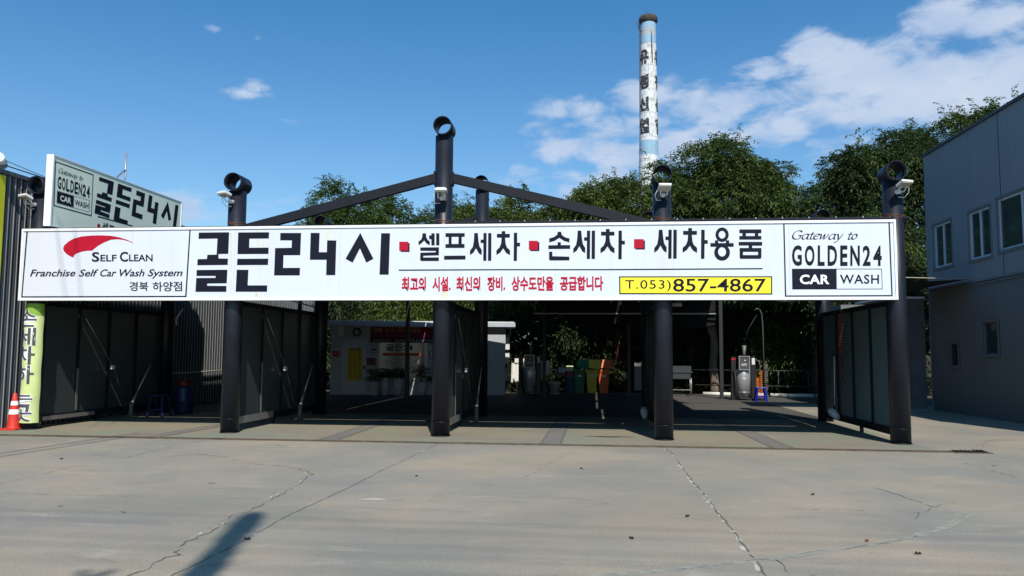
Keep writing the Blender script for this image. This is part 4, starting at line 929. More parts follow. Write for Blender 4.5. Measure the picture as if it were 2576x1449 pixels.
def frond_mesh(name, P, Dv, m_, parent, leaflets=9, fl=.42, ll=.15, lw=.05, droop=.35, seed=0):
    """pinnate sprays: P origins, Dv unit directions"""
    r = np.random.default_rng(seed); n = len(P)
    P = np.asarray(P, float); Dv = np.asarray(Dv, float)
    up = np.array([0,0,1.0]); side = np.cross(Dv, up); sl = np.linalg.norm(side, axis=1, keepdims=True); sl[sl<1e-6] = 1; side /= sl
    side += r.normal(0, .35, side.shape); side /= np.linalg.norm(side, axis=1, keepdims=True)
    nrm = np.cross(side, Dv); FL = fl*r.uniform(.6, 1.3, (n,1))
    V = []
    for k in range(leaflets):
        f = (k+1)/leaflets; sgn = -1 if k % 2 else 1
        if k == leaflets-1: sgn = 0
        base = P + Dv*FL*f - up*droop*FL*f*f
        d = side*sgn*.85 + Dv*.55 - up*(.35+.25*f); d += r.normal(0,.18,d.shape); d /= np.linalg.norm(d, axis=1, keepdims=True)
        w = np.cross(d, nrm + r.normal(0,.4,nrm.shape)); w /= np.linalg.norm(w, axis=1, keepdims=True)+1e-9
        L_ = ll*r.uniform(.75, 1.25, (n,1)); W = lw*r.uniform(.8, 1.2, (n,1))
        V.append(np.stack([base, base+d*L_*.45+w*W*.5, base+d*L_-up*L_*.12, base+d*L_*.45-w*W*.5], 1))
    V = np.concatenate(V, 0).reshape(-1, 3); nf = len(V)//4
    if parent is not None: V = V - np.array(parent.location)
    me = bpy.data.meshes.new(name); me.vertices.add(len(V)); me.vertices.foreach_set('co', V.astype(np.float32).ravel())
    me.loops.add(nf*4); me.loops.foreach_set('vertex_index', np.arange(nf*4, dtype=np.int32))
    me.polygons.add(nf); me.polygons.foreach_set('loop_start', np.arange(0, nf*4, 4, dtype=np.int32)); me.polygons.foreach_set('loop_total', np.full(nf, 4, dtype=np.int32))
    me.materials.append(m_); me.update(); me.validate()
    ob = bpy.data.objects.new(name, me); col.objects.link(ob); ob.parent = parent
    return ob

potm = mat('white_pot', (.52,.53,.55), rough=.4, var=.05)
for (x, y, h, r0, r1, lab, hh) in ((2.86,13.75,.5,.15,.17,'white square-sided pot with a spiky plant beside the office door',.6),(3.25,13.85,.62,.13,.17,'tall white tapered pot, second along the office front',.35),(3.72,13.9,.62,.13,.17,'tall white tapered pot, third along the office front',.4),(4.55,14.05,.45,.14,.19,'cream round pot with a leafy plant, rightmost before the office',.75)):
    t = thing('potted_plant', (x, y, 0), lab, 'potted plant', 'potted plants along the office front')
    g = MB(); g.lathe([(0,0),(r0,0),(r1,h),(r1-.03,h),(r1-.04,h-.05),(0,h-.05)],(x,y,0), n=4 if h==.5 else 20, smooth=h!=.5); g.build('pot', potm, t)
    n = 26; P = [(x+random.uniform(-.06,.06), y+random.uniform(-.06,.06), h+random.uniform(-.04, hh*.5)) for _ in range(n)]
    Dd = []
    for _ in range(n): v = Vector((random.gauss(0,.6), random.gauss(0,.6), random.uniform(.5,1.2))).normalized(); Dd.append(tuple(v))
    frond_mesh('leaves', P, Dd, leaf_g, t, 7, hh*.7, .2, .03, .4, seed=int(x*10))
# street-side white cloth stand to the right of the cabin
t = thing('cloth_stand', (7.95, 16.4, 0), 'white towels drying on a stand in sun right of the office cabin', 'towel stand')
cloth = mat('white_cloth', (.68,.67,.64), rough=.9, var=.08, scale=8)
g = MB(); g.tube([(7.8,16.4,0),(7.8,16.4,1.15)],.015,n=6); g.tube([(8.1,16.4,0),(8.1,16.4,1.15)],.015,n=6); g.tube([(7.7,16.4,1.15),(8.2,16.4,1.15)],.015,n=6); g.build('rack', alu, t)
g = MB()
for i in range(7): xx = 7.6+i*.075; g.poly([(xx,16.36-.03*(i%2),1.16),(xx+.075,16.36-.03*((i+1)%2),1.16),(xx+.055-.02*i,16.33,.42+.05*((i*3)%4)),(xx-.02-.02*i,16.35-.03*(i%2),.42+.06*((i*5)%3))])
g.box(7.72,16.3,1.17,8.18,16.6,1.34); g.build('towels', cloth, t)

# ------------------------------------------------------------------ vacuums
chrome = mat('brushed_steel', (.55,.55,.56), rough=.38, metal=.6, var=.06)
def vacuum(x, y, lab, hose):
    t = thing('vacuum_machine', (x, y, 0), lab, 'vacuum cleaner', 'car vacuum machines')
    g = MB(); g.lathe([(0,.06),(.245,.06),(.245,1.02),(.23,1.05),(0,1.05)],(x,y,0), n=32)
    for z in (.26,.72,.9): g.lathe([(.247,z),(.252,z+.008),(.247,z+.016)],(x,y,0), n=32)
    g.build('drum', chrome, t)
    for sx in (-1,1):
        MB().box(x+sx*.33-.075,y-.13,.0,x+sx*.33+.075,y+.13,1.46).build('side_post', mat('vac_black',(.015,.014,.016),rough=.4), t)
    h = MB().box(x-.17,y-.28,1.02,x+.18,y+.15,1.48).build('control_box', mat('vac_panel',(.07,.065,.065),rough=.35), t, bevel=.01)
    g = MB()
    for q in ((x-.18,1.01,x+.19,1.04),(x-.18,1.46,x+.19,1.49),(x-.18,1.04,x-.15,1.46),(x+.16,1.04,x+.19,1.46)): g.box(q[0],y-.30,q[1],q[2],y-.275,q[3])
    g.build('panel_frame', alu, h)
    g = MB(); rect_text(g, 'AUTO', x-.10, -1.24, x+.08, -1.15, lambda a, b: (a, y-.305, -b), bold=.03); g.poly([(x+.02+.025*math.cos(a),y-.305,1.34+.025*math.sin(a)) for a in [i*.785 for i in range(8)]]); g.build('panel_lettering', white_pl, h)
    g = MB(); g.box(x-.40,y-.135,1.35,x-.26,y-.131,1.41); g.build('red_sticker', vin_red, t)
    g = MB(); g.box(x+.28,y-.135,1.2,x+.38,y-.131,1.42); g.build('pale_sticker', white_pl, t)
    MB().tube([(x-.36,y-.15,.98),(x-.30,y-.22,.9),(x-.28,y-.28,.4),(x-.15,y-.34,.06),(x+.3,y-.4,.03),(x+.62,y-.25,.05),(x+.72,y-.1,.3)],.028,n=10).build('hose', rubber, t)
    g = MB(); g.tube([(x+.05,y,1.49),(x+.05,y,1.56),(x+.06,y,1.85)],[.035,.05,.075],n=14); g.build('top_canister', mat('canister',(.10,.11,.10),rough=.5), t)
    MB().tube([(x+.06,y,1.85),(x+.2,y,2.4),(x+.5,y,2.9)],.014,n=6).build('air_line', rubber, t)
    if hose:
        for k, (hx, zt) in enumerate(((x+.47,.75),(x+.58,.98))):
            pts = [(hx+.055*math.cos(i*.7), y-.05+.055*math.sin(i*.7), .1+(zt-.1)*i/110) for i in range(111)]; MB().tube(pts,.009,n=5).build('coiled_hose', orgh, t)
        MB().tube([(x+.58,y-.05,.98),(x+.55,y-.05,1.3),(x+.45,y,1.38)],.01,n=6).build('lead', alu, t)
vacuum(15.85, 13.45, 'chrome vacuum machine in sun with orange coiled hoses, right rear of the yard', True)
vacuum(8.45, 14.6, 'steel vacuum machine in shade right of the office cabin', False)
t = thing('notice_board', (9.0, 15.6, 0), 'pale square board with a diagonal shadow beside the shaded vacuum', 'board')
MB().box(8.66,15.4,.75,9.12,15.43,1.28).build('board', white_pl, t); MB().tube([(8.9,15.45,0),(8.9,15.45,.8)],.02,n=6).build('stand', alu, t)

# ------------------------------------------------------------------ bins
def wheelie(x, y, c, lab, num):
    t = thing('wheelie_bin', (x, y, 0), lab, 'bin', 'wheelie bins with open lids'); m_ = mat('bin_%s' % num, c, rough=.45, var=.08)
    g = MB(); a, b = .155, .205
    lo = [(x-a,y-.18,.05),(x+a,y-.18,.05),(x+a,y+.18,.05),(x-a,y+.18,.05)]; hi = [(x-b,y-.25,.88),(x+b,y-.25,.88),(x+b,y+.27,.88),(x-b,y+.27,.88)]
    g.poly(lo[::-1])
    for i in range(4): j = (i+1)%4; g.poly([lo[i],lo[j],hi[j],hi[i]])
    g.poly([(p[0]*.999+x*.001,p[1],.80) for p in hi])
    g.box(x-b-.025,y-.275,.86,x+b+.025,y-.25,.93); g.box(x-b-.025,y+.27,.86,x+b+.025,y+.30,.93); g.box(x-b-.025,y-.25,.86,x-b,y+.27,.93); g.box(x+b,y-.25,.86,x+b+.025,y+.27,.93)
    g.build('body', m_, t)
    g = MB(); M = Matrix.Translation((x+.09,y+.34,.97)) @ Matrix.Rotation(math.radians(70), 4, 'X') @ Matrix.Rotation(math.radians(-6), 4, 'Z')
    pr = [(-.21,0),(.21,0),(.235,.08),(.23,.27),(.19,.35),(-.19,.35),(-.23,.27),(-.235,.08)]
    for z_ in (-.02, .02): g.poly([tuple(M @ Vector((a_, b_, z_))) for a_, b_ in (pr if z_ > 0 else pr[::-1])])
    for k in range(8): a_, b_ = pr[k], pr[(k+1)%8]; g.poly([tuple(M @ Vector((a_[0],a_[1],-.02))), tuple(M @ Vector((b_[0],b_[1],-.02))), tuple(M @ Vector((b_[0],b_[1],.02))), tuple(M @ Vector((a_[0],a_[1],.02)))])
    g.box(-.19,.03,-.045,.19,.045,-.02,M); g.box(-.19,.30,-.045,.19,.315,-.02,M); g.build('lid', m_, t, bevel=.012)
    for sx in (-1,1): MB().tube([(x+sx*.2,y+.2,.1),(x+sx*.235,y+.2,.1)],.1,n=16).build('wheel', rubber, t)
    g = MB(); g.box(x-.07,y-.245,.66,x+.07,y-.238,.74); g.build('sticker', white_pl, t)
wheelie(10.24,16.2,(.012,.15,.07),'green wheelie bin with its lid open, leftmost of three','green')
wheelie(10.70,16.2,(.60,.50,.05),'yellow wheelie bin with its lid open, middle of three','yellow')
wheelie(11.16,16.2,(.62,.12,.03),'orange wheelie bin with its lid open, rightmost of three','orange')
t = thing('blue_tub', (9.92, 16.3, 0), 'blue tub with a red-pink lid left of the green bin', 'tub')
MB().lathe([(0,0),(.21,0),(.27,.66),(.285,.68),(0,.68)],(9.92,16.3,0)).build('body', mat('tub_blue',(.06,.14,.24),rough=.5,var=.1), t)
MB().lathe([(.29,.685),(.27,.73),(.12,.80),(.10,.84),(0,.85)],(9.92,16.3,0)).build('lid', mat('tub_lid',(.30,.05,.07),rough=.5), t)
t = thing('laundry_basket', (9.28, 15.9, 0), 'white slotted plastic basket on the ground before the table', 'basket')
g = MB(); g.lathe([(0,0),(.2,0),(.25,.46),(.265,.47),(.24,.46),(.19,.02)],(9.28,15.9,0), n=20, squash=.8); g.build('body', white_pl, t)
g = MB()
for k in range(14):
    a = -math.pi+.1+k*.23; g.bar((9.28+.214*math.cos(a),15.9+.175*math.sin(a),.06),(9.28+.248*math.cos(a),15.9+.203*math.sin(a),.38),.02,.008)
g.build('slots', mat('slot_dark',(.07,.07,.07),rough=.8), t)
t = thing('folding_table', (9.2, 16.7, 0), 'dark folding table with small bottles and cards on it', 'table')
MB().box(8.55,16.5,.70,9.75,17.0,.73).build('tabletop', mat('table_top',(.20,.13,.08),rough=.5), t)
for (x, y) in ((8.6,16.55),(9.7,16.55),(8.6,16.95),(9.7,16.95)): MB().tube([(x,y,0),(x,y,.7)],.014,n=6).build('leg', alu, t)
random.seed(3)
for i, (x, h) in enumerate(((9.0,.14),(9.08,.2),(9.2,.17),(9.3,.22),(9.38,.15))):
    tag(MB().lathe([(0,0),(.03,0),(.03,h*.7),(.012,h*.85),(.012,h),(0,h)],(x,16.7,.735),n=10).build('bottle', mat(('bottle_red','bottle_clear')[i%2],((.3,.04,.05),(.3,.3,.32))[i%2],rough=.3)), 'small bottle standing on the folding table, number %d from the left end' % (i+1) if 0 else ('small red bottle on the folding table' if i % 2 == 0 else 'small clear bottle on the folding table'), 'bottle', 'red bottles on the folding table' if i % 2 == 0 else 'clear bottles on the folding table')
for (x, c, lab) in ((9.52,(.45,.45,.52),'pale blue card propped on the folding table'),(9.83,(.62,.66,.38),'yellow-green card propped behind the blue tub')):
    g = MB(); M = Matrix.Translation((x,16.9,.73+ (.12 if x>9.6 else .05))) @ Matrix.Rotation(-.2,4,'X'); g.box(-.14,0,0,.14,.01,.22,M); o = tag(g.build('card', mat('card%d'%int(x*100),c,rough=.6)), lab, 'card')
    g = MB()
    for k in range(4): g.box(-.10+.02*(k%2),-.003,.04+k*.04,.10-.03*(k%3),-.001,.055+k*.04,M)
    q = g.build('print', mat('card_ink',(.08,.09,.12),rough=.7)); q.parent = o
t = thing('display_cabinet', (12.7, 17.2, 0), 'narrow grey cabinet with a teal sign behind the third bay', 'cabinet')
MB().box(12.35,16.9,.12,12.62,17.3,1.25).build('body', mat('cab_grey',(.16,.15,.15),rough=.5), t)
MB().box(12.64,16.95,.55,12.9,16.99,1.15).build('teal_sign', mat('teal',(.05,.20,.22),rough=.5), t); MB().box(12.35,16.9,1.2,12.95,17.3,1.25).build('shelf', orgh, t)
MB().box(12.7,17.0,.0,12.9,17.2,.5).build('blue_base', bl, t)
t = thing('steel_sink', (14.1, 16.0, 0), 'stainless steel wash sink on thin legs left of the old trunk', 'sink')
g = MB(); g.box(13.55,15.8,.85,14.45,16.3,.9); g.box(13.55,16.26,.9,14.45,16.3,1.1); g.box(13.62,15.84,.62,14.38,16.24,.85); g.build('basin', mat('sink_steel',(.09,.095,.10),rough=.35,metal=.7), t)
for (x, y) in ((13.6,15.85),(14.4,15.85),(13.6,16.25),(14.4,16.25)): MB().tube([(x,y,0),(x,y,.65)],.018,n=6).build('leg', alu, t)
g = MB(); g.box(13.6,15.83,.2,14.4,16.27,.22); g.build('shelf', alu, t)
t = thing('dead_trunk', (15.35, 16.9, 0), 'bare broken tree trunk standing beside the white kerb', 'tree trunk')
g = MB(); pts = [(15.38+.03*math.sin(i), 16.9, i*.24) for i in range(12)]; g.tube(pts, [.19,.17,.165,.16,.16,.155,.155,.16,.15,.15,.14,.10], n=14); g.tube([(15.38,16.9,2.1),(15.22,16.85,2.45),(15.2,16.85,2.62)],[.08,.07,.04],n=8); g.build('trunk', mat('weathered_bark',(.15,.115,.085),rough=.95,var=.3,scale=4,bump=.8,bscale=8,stretch=(3,3,.5)), t)
# fence and kerb
FY0, FY1 = 16.6, 15.35
def fpt(u): return (14.2+u*5.6, FY0+u*(FY1-FY0))
t = thing('pipe_fence', (17, 16, 0), 'dark pipe rail fence along the planting at the right rear', 'fence')
g = MB(); 
for z in (.95,.38): a, b = fpt(0), fpt(1); g.tube([(a[0],a[1],z),(b[0],b[1],z)],.022,n=8)
g.build('rail', mat('fence_grey',(.03,.033,.036),rough=.6), t)
for u in (.02,.33,.60,.78,1.0): p = fpt(u); MB().tube([(p[0],p[1],0),(p[0],p[1],.97)],.028,n=8).build('post', MATS['fence_grey'], t)
t = thing('timber_post', (fpt(.52)[0], fpt(.52)[1], 0), 'thick weathered post standing in the fence line right of the stool', 'post')
MB().box(fpt(.52)[0]-.07,fpt(.52)[1]-.1,0,fpt(.52)[0]+.08,fpt(.52)[1]+.04,1.2).build('post', mat('weathered_wood',(.09,.075,.06),rough=.9,var=.3,scale=6), t, bevel=.01)
t = thing('hook_pole', (16.75, 14.6, 0), 'thin grey pole with a curved hook top behind the blue stool', 'pole')
MB().tube([(16.8,14.6,0),(16.78,14.6,2.5),(16.75,14.6,3.0),(16.68,14.6,3.15),(16.58,14.6,3.18),(16.5,14.6,3.12)],.022,n=8).build('pole', mat('pole_grey',(.07,.07,.068),rough=.5), t)
g = MB()
for (ua, ub) in ((.12,.30),(.31,.50),(.54,.80),(.81,1.05)):
    a, b = fpt(ua), fpt(ub); g.tube([(a[0],a[1]-.25,.06),(b[0],b[1]-.25,.06)],.075,n=10)
tag(g.build('kerb', mat('white_kerb',(.62,.60,.55),rough=.7,var=.12)), kind='structure')
g = MB(); g.box(8.7,15.9,0,14.2,17.4,.055); struct(g, 'raised_slab', conc_dark)

# ------------------------------------------------------------------ chimney
ch = thing('factory_chimney', (16.6, 70, 0), 'tall blue and white banded chimney with black Korean letters behind the trees', 'chimney')
def chimney_mat():
    mt = bpy.data.materials.new('chimney_paint'); mt.use_nodes = True; N = mt.node_tree.nodes; L = mt.node_tree.links; b = N['Principled BSDF']; b.inputs['Roughness'].default_value = .85
    gm = N.new('ShaderNodeNewGeometry'); sp = N.new('ShaderNodeSeparateXYZ'); L.new(gm.outputs['Position'], sp.inputs[0])
    nz = N.new('ShaderNodeTexNoise'); nz.inputs['Scale'].default_value = .8; nz.inputs['Detail'].default_value = 5; L.new(gm.outputs['Position'], nz.inputs['Vector'])
    zz = N.new('ShaderNodeMath'); zz.operation = 'MULTIPLY_ADD'; L.new(nz.outputs[0], zz.inputs[0]); zz.inputs[1].default_value = .3; L.new(sp.outputs[2], zz.inputs[2])
    mr = N.new('ShaderNodeMapRange'); mr.inputs['From Max'].default_value = 40; L.new(zz.outputs[0], mr.inputs['Value'])
    r = N.new('ShaderNodeValToRGB'); r.color_ramp.interpolation = 'CONSTANT'; L.new(mr.outputs[0], r.inputs[0]); e = r.color_ramp.elements
    W_, B_, G_ = (.66,.66,.64,1), (.24,.43,.58,1), (.36,.40,.42,1)
    e[0].color = W_; e[1].position = 22.7/40; e[1].color = B_
    for p, c in ((24.3, W_), (35.0, B_), (35.9, G_), (36.6, B_)): q = e.new(p/40); q.color = c
    n2 = N.new('ShaderNodeTexNoise'); n2.inputs['Scale'].default_value = 3.4; n2.inputs['Detail'].default_value = 7; n2.inputs['Roughness'].default_value = .7
    mp = N.new('ShaderNodeMapping'); mp.inputs['Scale'].default_value = (1.6,1.6,.55); L.new(gm.outputs['Position'], mp.inputs[0]); L.new(mp.outputs[0], n2.inputs['Vector'])
    m2 = N.new('ShaderNodeMapRange'); m2.inputs['From Min'].default_value = .50; m2.inputs['From Max'].default_value = .58; m2.inputs['To Max'].default_value = .8; L.new(n2.outputs[0], m2.inputs['Value'])
    mx = N.new('ShaderNodeMix'); mx.data_type = 'RGBA'; L.new(m2.outputs[0], mx.inputs['Factor']); L.new(r.outputs[0], mx.inputs['A']); mx.inputs['B'].default_value = (.30,.33,.36,1)
    L.new(mx.outputs['Result'], b.inputs['Base Color']); return mt
g = MB(); prof = []
def ch_r(z): return 1.02-(z-22)/15.5*.20
def ch_x(z): return 16.72-(38-z)*.004
zs_ = [0,10,20]+[22+i*1.5 for i in range(11)]+[37.6]
g.tube([(ch_x(z),70,z) for z in zs_], [ch_r(z) for z in zs_], n=36, cap=False); g.build('shaft', chimney_mat(), ch)
cap_m = mat('chimney_cap', (.06,.05,.045), rough=.9, var=.4, scale=4)
g = MB(); g.lathe([(.82,37.25),(1.0,37.45),(1.02,37.8),(.9,38.05),(.55,38.05),(.55,37.0)],(ch_x(38),70,0), n=30); g.build('cap', cap_m, ch)
g = MB()
for z in [22+i*1.3 for i in range(13)]: g.lathe([(ch_r(z)+.002,z),(ch_r(z)+.018,z+.02),(ch_r(z)+.002,z+.05)],(ch_x(z),70,0), n=36)
g.build('course_line', mat('course_grey',(.42,.43,.44),rough=.9), ch)
g = MB(); g.tube([(15.9,69.6,36.2),(15.55,69.5,36.9),(15.4,69.5,37.3)],.03,n=5); g.tube([(15.75,69.5,36.3),(15.6,69.5,37.4)],.03,n=5); g.tube([(16.5,69.4,38),(16.5,69.4,38.5)],.025,n=5); g.tube([(15.72,69.95,20),(15.80,69.95,37.3)],.05,n=6); g.build('lightning_rod', cap_m, ch)
g = MB(); g.tube([(17.0,69.08,36.2),(17.02,69.06,34.5),(17.08,69.03,32.6)],[.015,.05,.03],n=5); g.build('soot_crack', cap_m, ch)
for nm, a0, wa in (('front_lettering', -128, 74), ('right_lettering', -12, 74)):
    for s_, z1, z0 in (('유',34.15,32.55),('정',31.4,29.8),('신',28.9,27.4),('협',26.6,24.95)):
        g = MB(); vs, fs = text_mesh(s_, .062); vs, fs = sliced(vs, fs, cuts); b = len(g.v)
        for u, v in vs:
            z = z0+(z1-z0)*v; a = math.radians(a0+(u-.5)*wa); r = ch_r(z)+.03; g.v.append((ch_x(z)+r*math.cos(a), 70+r*math.sin(a), z))
        for q in fs: g.f.append(tuple(b+i for i in q)); g.sm.append(False)
        g.build('painted_letter', mat('worn_black_paint', (.03,.03,.035), rough=.9, dark=(.5,.5,.5), dscale=3.5, dth=(.56,.62), damt=.9), ch)

# ------------------------------------------------------------------ trees
def tree(x, y, lab, blobs, m_, n, seed, trunk_r=.16, trunk_top=3.5, gaps=True, fl=.5, leaflets=9, ll=.15, lw=.050, front=.75, sprigs=40, name='tree'):
    """blobs: (cx, cy, cz, rx, ry, rz) world ellipsoids; each gets sub-clumps so the outline is uneven"""
    r = np.random.default_rng(seed); t = thing(name, (x, y, 0), lab, 'tree' if name != 'bush' else 'bush')
    subs = []
    for (cx, cy, cz, rx, ry, rz) in blobs:
        k = max(5, int(rx*rz*5.0))
        for _ in range(k):
            d = r.normal(size=3); d /= np.linalg.norm(d)
            if d[1] > .3: d[1] *= -1
            q = r.uniform(.45, .92); s = r.uniform(.22, .42)*min(rx, rz)
            subs.append((cx+d[0]*rx*q, cy+d[1]*ry*q, cz+d[2]*rz*q, s*1.15, s*1.1, s*.85))
        subs.append((cx, cy, cz, rx*.75, ry*.75, rz*.75))
    subs = np.array(subs); area = subs[:,3]*subs[:,5]; pr = area/area.sum()
    idx = r.choice(len(subs), n, p=pr); d = r.normal(size=(n,3)); d /= np.linalg.norm(d, axis=1, keepdims=True)
    flip = (d[:,1] > .25) & (r.random(n) < front); d[flip,1] *= -1
    c = subs[idx]; rad = r.uniform(.78, 1.08, (n,1)); P = c[:,:3] + d*c[:,3:]*rad
    # gaps between the leaf clumps
    fz = sum(np.sin(P @ (r.normal(size=3)*f) + r.uniform(0, 6.3)) for f in (3.2, 4.4, 5.5, 7.0, 3.8)); keep = (fz > (-1.15 if gaps else -9)) | (r.random(n) < .18)
    P, d = P[keep], d[keep]; n = len(P)
    D = d + np.array([0,-.15,.25]) + r.normal(0,.35,d.shape)
    # sprigs standing out of the top
    if sprigs and n > 0:
        ti = np.argsort(-(P[:,2]+r.normal(0,.5,n)))[:max(sprigs*3, 1)]; ti = r.choice(ti, sprigs)
        for j in ti:
            hgt = r.uniform(.3, .75); lean = np.array([r.normal(0,.3), r.normal(0,.2), 1.0]); m2 = 6
            f = np.linspace(0, 1, m2)[:,None]; P = np.vstack([P, P[j]+lean*hgt*f]); D = np.vstack([D, lean+r.normal(0,.7,(m2,3))])
    P[:,2] = np.maximum(P[:,2], .15)
    D /= np.linalg.norm(D, axis=1, keepdims=True)
    frond_mesh('crown', P, D, m_, t, leaflets, fl, ll, lw, .4, seed)
    if trunk_r:
        g = MB(); g.tube([(x,y,0),(x+.06,y,trunk_top*.5),(x+.02,y,trunk_top)],[trunk_r*1.25,trunk_r,trunk_r*.8],n=10)
        for s in subs[r.choice(len(subs), min(9, len(subs)), replace=False)]:
            a = Vector((x+.02,y,trunk_top*.92)); b = Vector(s[:3]); mid = a.lerp(b,.5)+Vector((0,0,.25)); g.tube([a,mid,b],[trunk_r*.55,trunk_r*.35,.025],n=6)
        g.build('trunk', bark, t)
    return t
TR = [  # blobs far in front of a trunk are unseen limbs added for shade
 (.6,20.8,'round-topped tree left of the tall middle column, above the office',[(-1.1,20.5,6.55,1.6,1.5,1.9),(1.3,20.5,6.55,1.8,1.7,2.1),(.2,20.3,5.0,2.7,1.5,1.5),(3.4,20.6,6.4,1.2,1.4,1.9)],leaf_g,13500,1),
 (6.0,20.8,'leafy tree with a feathery top on both sides of the rear tall column',[(4.2,20.5,6.2,1.1,1.4,1.9),(5.2,20.6,6.5,1.7,1.7,2.0),(7.6,20.5,6.3,1.8,1.6,1.9),(6.2,20.2,4.4,2.8,1.6,1.6)],leaf_y,14000,2),
 (10.4,20.5,'bright green tree just left of the chimney',[(9.3,20.5,6.8,1.2,1.6,1.8),(11.0,20.4,6.9,1.5,1.7,2.1),(12.3,20.6,7.4,1.3,1.6,2.1),(10.6,20.0,4.6,2.6,1.6,1.8),(8.9,20.6,6.4,1.0,1.4,1.9),(10.2,20.6,6.9,1.1,1.4,1.9),(10.5,16.6,5.2,2.3,1.0,1.1)],leaf_y,15000,3),
 (16.2,21,'largest dark domed tree right of the chimney',[(14.3,20.8,7.7,1.5,1.9,2.2),(16.5,21.0,8.1,2.2,2.2,2.5),(18.1,20.8,7.8,1.3,1.9,2.3),(16.0,20.3,5.2,3.3,1.8,2.2),(15.0,16.8,5.1,2.6,1.0,1.2),(15.0,14.9,5.0,2.4,.9,1.0),(19.3,20.6,7.2,1.1,1.4,1.9)],leaf_g,27000,4),
 (22.4,19.8,'broad feathery tree between the largest tree and the clad building',[(20.5,20.3,7.1,1.2,1.6,2.1),(22.2,20.3,8.2,1.9,2.0,2.5),(24.2,20.2,8.8,1.6,2.0,2.5),(22.0,19.5,5.3,2.9,1.8,2.0),(19.0,16.6,5.1,1.8,1.0,1.2),(18.9,14.8,5.0,2.2,1.0,1.0)],leaf_b,24000,5),
 (27,20.5,'tree showing above the roof edge of the clad building',[(26.4,20.5,9.5,1.7,1.8,2.2),(28.3,20.5,10.2,1.8,1.8,2.2)],leaf_g,8500,6)]
for (x, y, lab, bl_, m_, n, sd) in TR: tree(x, y, lab, bl_, m_, n, sd)
for (x, y, lab, bl_, n, sd) in (  # unseen crowns, added to keep sun off the growth behind the yard
  (9.8,17.6,'low spreading tree added for shade over the bins, its crown hidden behind the sign',[(8.6,16.4,5.0,1.7,1.2,1.0),(11.4,16.4,5.0,1.9,1.2,1.0)],9000,31),
  (14.6,17.9,'low spreading tree added for shade over the old trunk, its crown hidden behind the sign',[(13.9,16.0,5.0,2.0,1.4,1.0),(16.6,15.6,5.0,1.9,1.3,1.0)],11000,32),
  (19.0,16.6,'low spreading tree added for shade beside the steel shed, its crown hidden behind the sign',[(18.6,15.0,4.9,1.9,1.3,1.0),(20.6,14.6,4.9,1.5,1.2,1.0)],9000,33)):
    tree(x, y, lab, bl_, leaf_g, n, sd, trunk_r=.11, trunk_top=4.0, sprigs=0, gaps=False, ll=.18, lw=.07)
# lower growth behind the yard
BU = [
 (.2,17.9,'dark bush filling the gap left of the office cabin',[(.0,17.6,2.6,1.7,.8,2.6)],'dk',3400,10),
 (2.4,18.4,'bright shrub growing above the office roof line',[(2.6,18.2,3.0,2.2,.9,1.1),(5.0,18.2,3.2,1.6,.9,1.0)],leaf_y,3000,11),
 (7.6,18.6,'dark leafy bush behind the shaded vacuum',[(7.8,18.4,2.4,1.6,1.0,2.2)],'dk',2600,12),
 (9.9,18.6,'leafy bush hanging over the table and bins',[(9.6,18.0,2.9,1.2,.9,1.5),(10.8,18.2,2.2,1.4,.9,2.0)],'dk',3800,13),
 (12.8,19.2,'thin dark bush behind the narrow cabinet',[(12.6,19.0,2.6,1.6,.9,2.2)],'dk',2200,14),
 (15.6,18.8,'dark bush behind the old trunk',[(15.4,18.6,2.3,1.8,1.0,2.1)],'dk',2800,15),
 (17.6,17.4,'leafy bush hanging over the pipe fence right of the vacuum',[(17.7,17.0,1.9,.9,.7,1.4),(18.9,17.6,2.6,1.4,.9,2.2)],leaf_g,3000,16),
 (20.6,13.6,'dark foliage with pale tips behind the steel shed',[(20.2,13.8,3.6,1.9,1.0,2.4)],'dk',3200,17)]
leaf_shade = leaf_mat('leaf_shaded', (.012,.022,.010), (.045,.066,.022), .15)  # darker leaf copy with the shade under the trees put into its colour
for (x, y, lab, bl_, m_, n, sd) in BU: tree(x, y, lab, bl_, leaf_shade if m_ == 'dk' else m_, n, sd, trunk_r=.05, trunk_top=1.2, sprigs=6, name='bush')

# ------------------------------------------------------------------ overhead wires
def wire(pts, r, lab, seg=16):
    a, b, sag = pts; P = []
    for i in range(seg+1): f = i/seg; p = Vector(a).lerp(Vector(b), f); p.z -= sag*4*f*(1-f); P.append(p)
    tag(MB().tube(P, r, n=5).build('overhead_wire', rubber), lab, 'wire', 'overhead wires')
wire(((-.05,.0,4.93),(-8,-9,9.4),.5), .012, 'thick black cable entering from the left to the leftmost column ring')
wire(((.1,-.1,4.90),(-6,-7,8.9),.3), .007, 'thin black cable above the thick one at the left edge')
wire(((-15,40,10.2),(22,34,6.6),.4), .010, 'faint distant wire crossing the sky above the second column')
wire(((-6,26,8.0),(9,26,6.2),.15), .012, 'distant wire just above the sign right of the side sign')

for k, gy in enumerate((-7.25, -7.6, -8.15, -8.45, -8.9)):
    hgt = 15+.5*k; wire(((-14+.215*hgt, gy+.3-.86*hgt, hgt), (34+.215*hgt, gy-.2-.86*hgt, hgt), .25), .0085, 'roadside cable above the photographer, %s of five' % ('front one','second','middle one','fourth','rear one')[k])
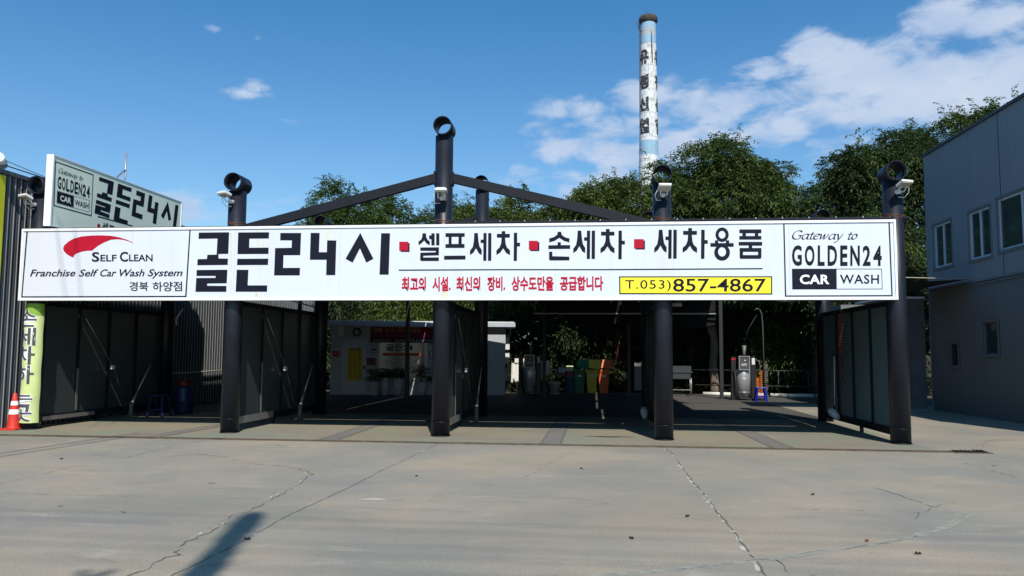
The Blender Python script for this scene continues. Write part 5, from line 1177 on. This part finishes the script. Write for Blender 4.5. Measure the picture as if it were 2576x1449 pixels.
# ------------------------------------------------------------------ tree standing behind the photographer (its shadow falls on the forecourt)
def slim():
    r = np.random.default_rng(40); n = 3600; X0, Y0 = 10.36, -18.2; t = thing('conifer', (X0, Y0, 0), 'slender conifer standing at the roadside behind the viewer', 'tree')
    h = 12.75; z = 3+(h-3)*np.sqrt(r.random(n)); rad = np.interp(z, [3, 8, 9.6, 10.3, 10.9, 11.4, 12.2, h], [.5, .2, .10, .09, .07, .05, .09, .04]); a = r.random(n)*6.283
    ox = np.where((z < 10.4) & (z > 9.2) & (r.random(n) < .18), -.75, 0)
    P = np.stack([X0+ox+rad*np.cos(a)*r.uniform(.2,1,n), Y0+rad*np.sin(a)*r.uniform(.2,1,n), z], 1)
    D = np.stack([np.cos(a), np.sin(a), r.uniform(0,.8,n)], 1); D /= np.linalg.norm(D, axis=1, keepdims=True)
    frond_mesh('crown', P, D, leaf_g, t, 5, .04, .05, .04, .3, 5)
    MB().tube([(X0,Y0,0),(X0,Y0,12)],[.14,.03],n=8).build('trunk', bark, t)
slim()
# soil bank and undergrowth under the trees
g = MB(); xs_ = [-9+i*1.5 for i in range(40)]; random.seed(5)
rows = [(17.7,0.0),(18.6,.55),(20.2,1.05),(22.5,1.5),(28,1.6)]
hh = [[z_+(.18*math.sin(x_*1.7+j)+random.uniform(-.06,.06))*(j>0) for j, (y_, z_) in enumerate(rows)] for x_ in xs_]
for i in range(39):
    for j in range(4):
        g.poly([(xs_[i],rows[j][0],hh[i][j]),(xs_[i+1],rows[j][0],hh[i+1][j]),(xs_[i+1],rows[j+1][0],hh[i+1][j+1]),(xs_[i],rows[j+1][0],hh[i][j+1])], True)
struct(g, 'earth_bank', mat('dark_soil', (.045,.035,.024), rough=1, var=.4, scale=3, bump=.8, bscale=6))
r_ = np.random.default_rng(77); n_ = 5200; ux = r_.uniform(7.5, 24, n_); uy = r_.uniform(17.4, 19.6, n_)
D_ = np.stack([r_.normal(0,.6,n_), r_.normal(-.3,.5,n_), r_.uniform(.3,1.1,n_)], 1); D_ /= np.linalg.norm(D_, axis=1, keepdims=True)
ug = frond_mesh('undergrowth', np.stack([ux, uy, np.maximum(0,(uy-17.7)*.5)+r_.uniform(.02,.7,n_)], 1), D_, leaf_shade, None, 7, .4, .15, .06, .4, 9); tag(ug, kind='stuff')
r_ = np.random.default_rng(78); n_ = 9000
D_ = np.stack([r_.normal(0,.6,n_), r_.normal(-.3,.5,n_), r_.uniform(-.2,1.0,n_)], 1); D_ /= np.linalg.norm(D_, axis=1, keepdims=True)
tag(frond_mesh('woodland', np.stack([r_.uniform(-6, 30, n_), r_.uniform(22.5, 25, n_), r_.uniform(1.2, 5.2, n_)], 1), D_, leaf_shade, None, 8, .7, .3, .12, .4, 19), kind='stuff')
# wires above the photographer: their soft shadows cross the left of the forecourt and of the sign
st = Vector((.215,-.86,1))
for k, (A_, B_, s1, s2, lab) in enumerate((((.45,-.28,3.83),(.70,-.28,2.52),9,12,'cable high above the forecourt, left of a pair'),((.82,-.28,3.83),(1.02,-.28,2.52),9,12,'cable high above the forecourt, right of a pair'),
        ((2.35,-.35,0),(2.0,-4.4,0),13,14,'cable above the photographer, front one of a pair'),((2.6,-.35,0),(2.3,-4.4,0),13,14,'cable above the photographer, rear one of a pair'))):
    a_ = Vector(A_)+st*s1; b_ = Vector(B_)+st*s2; d_ = b_-a_; wire((tuple(a_-d_*(.0 if k > 1 else .6)), tuple(b_+d_*1.2), .0), .011 if k < 2 else .03, lab)
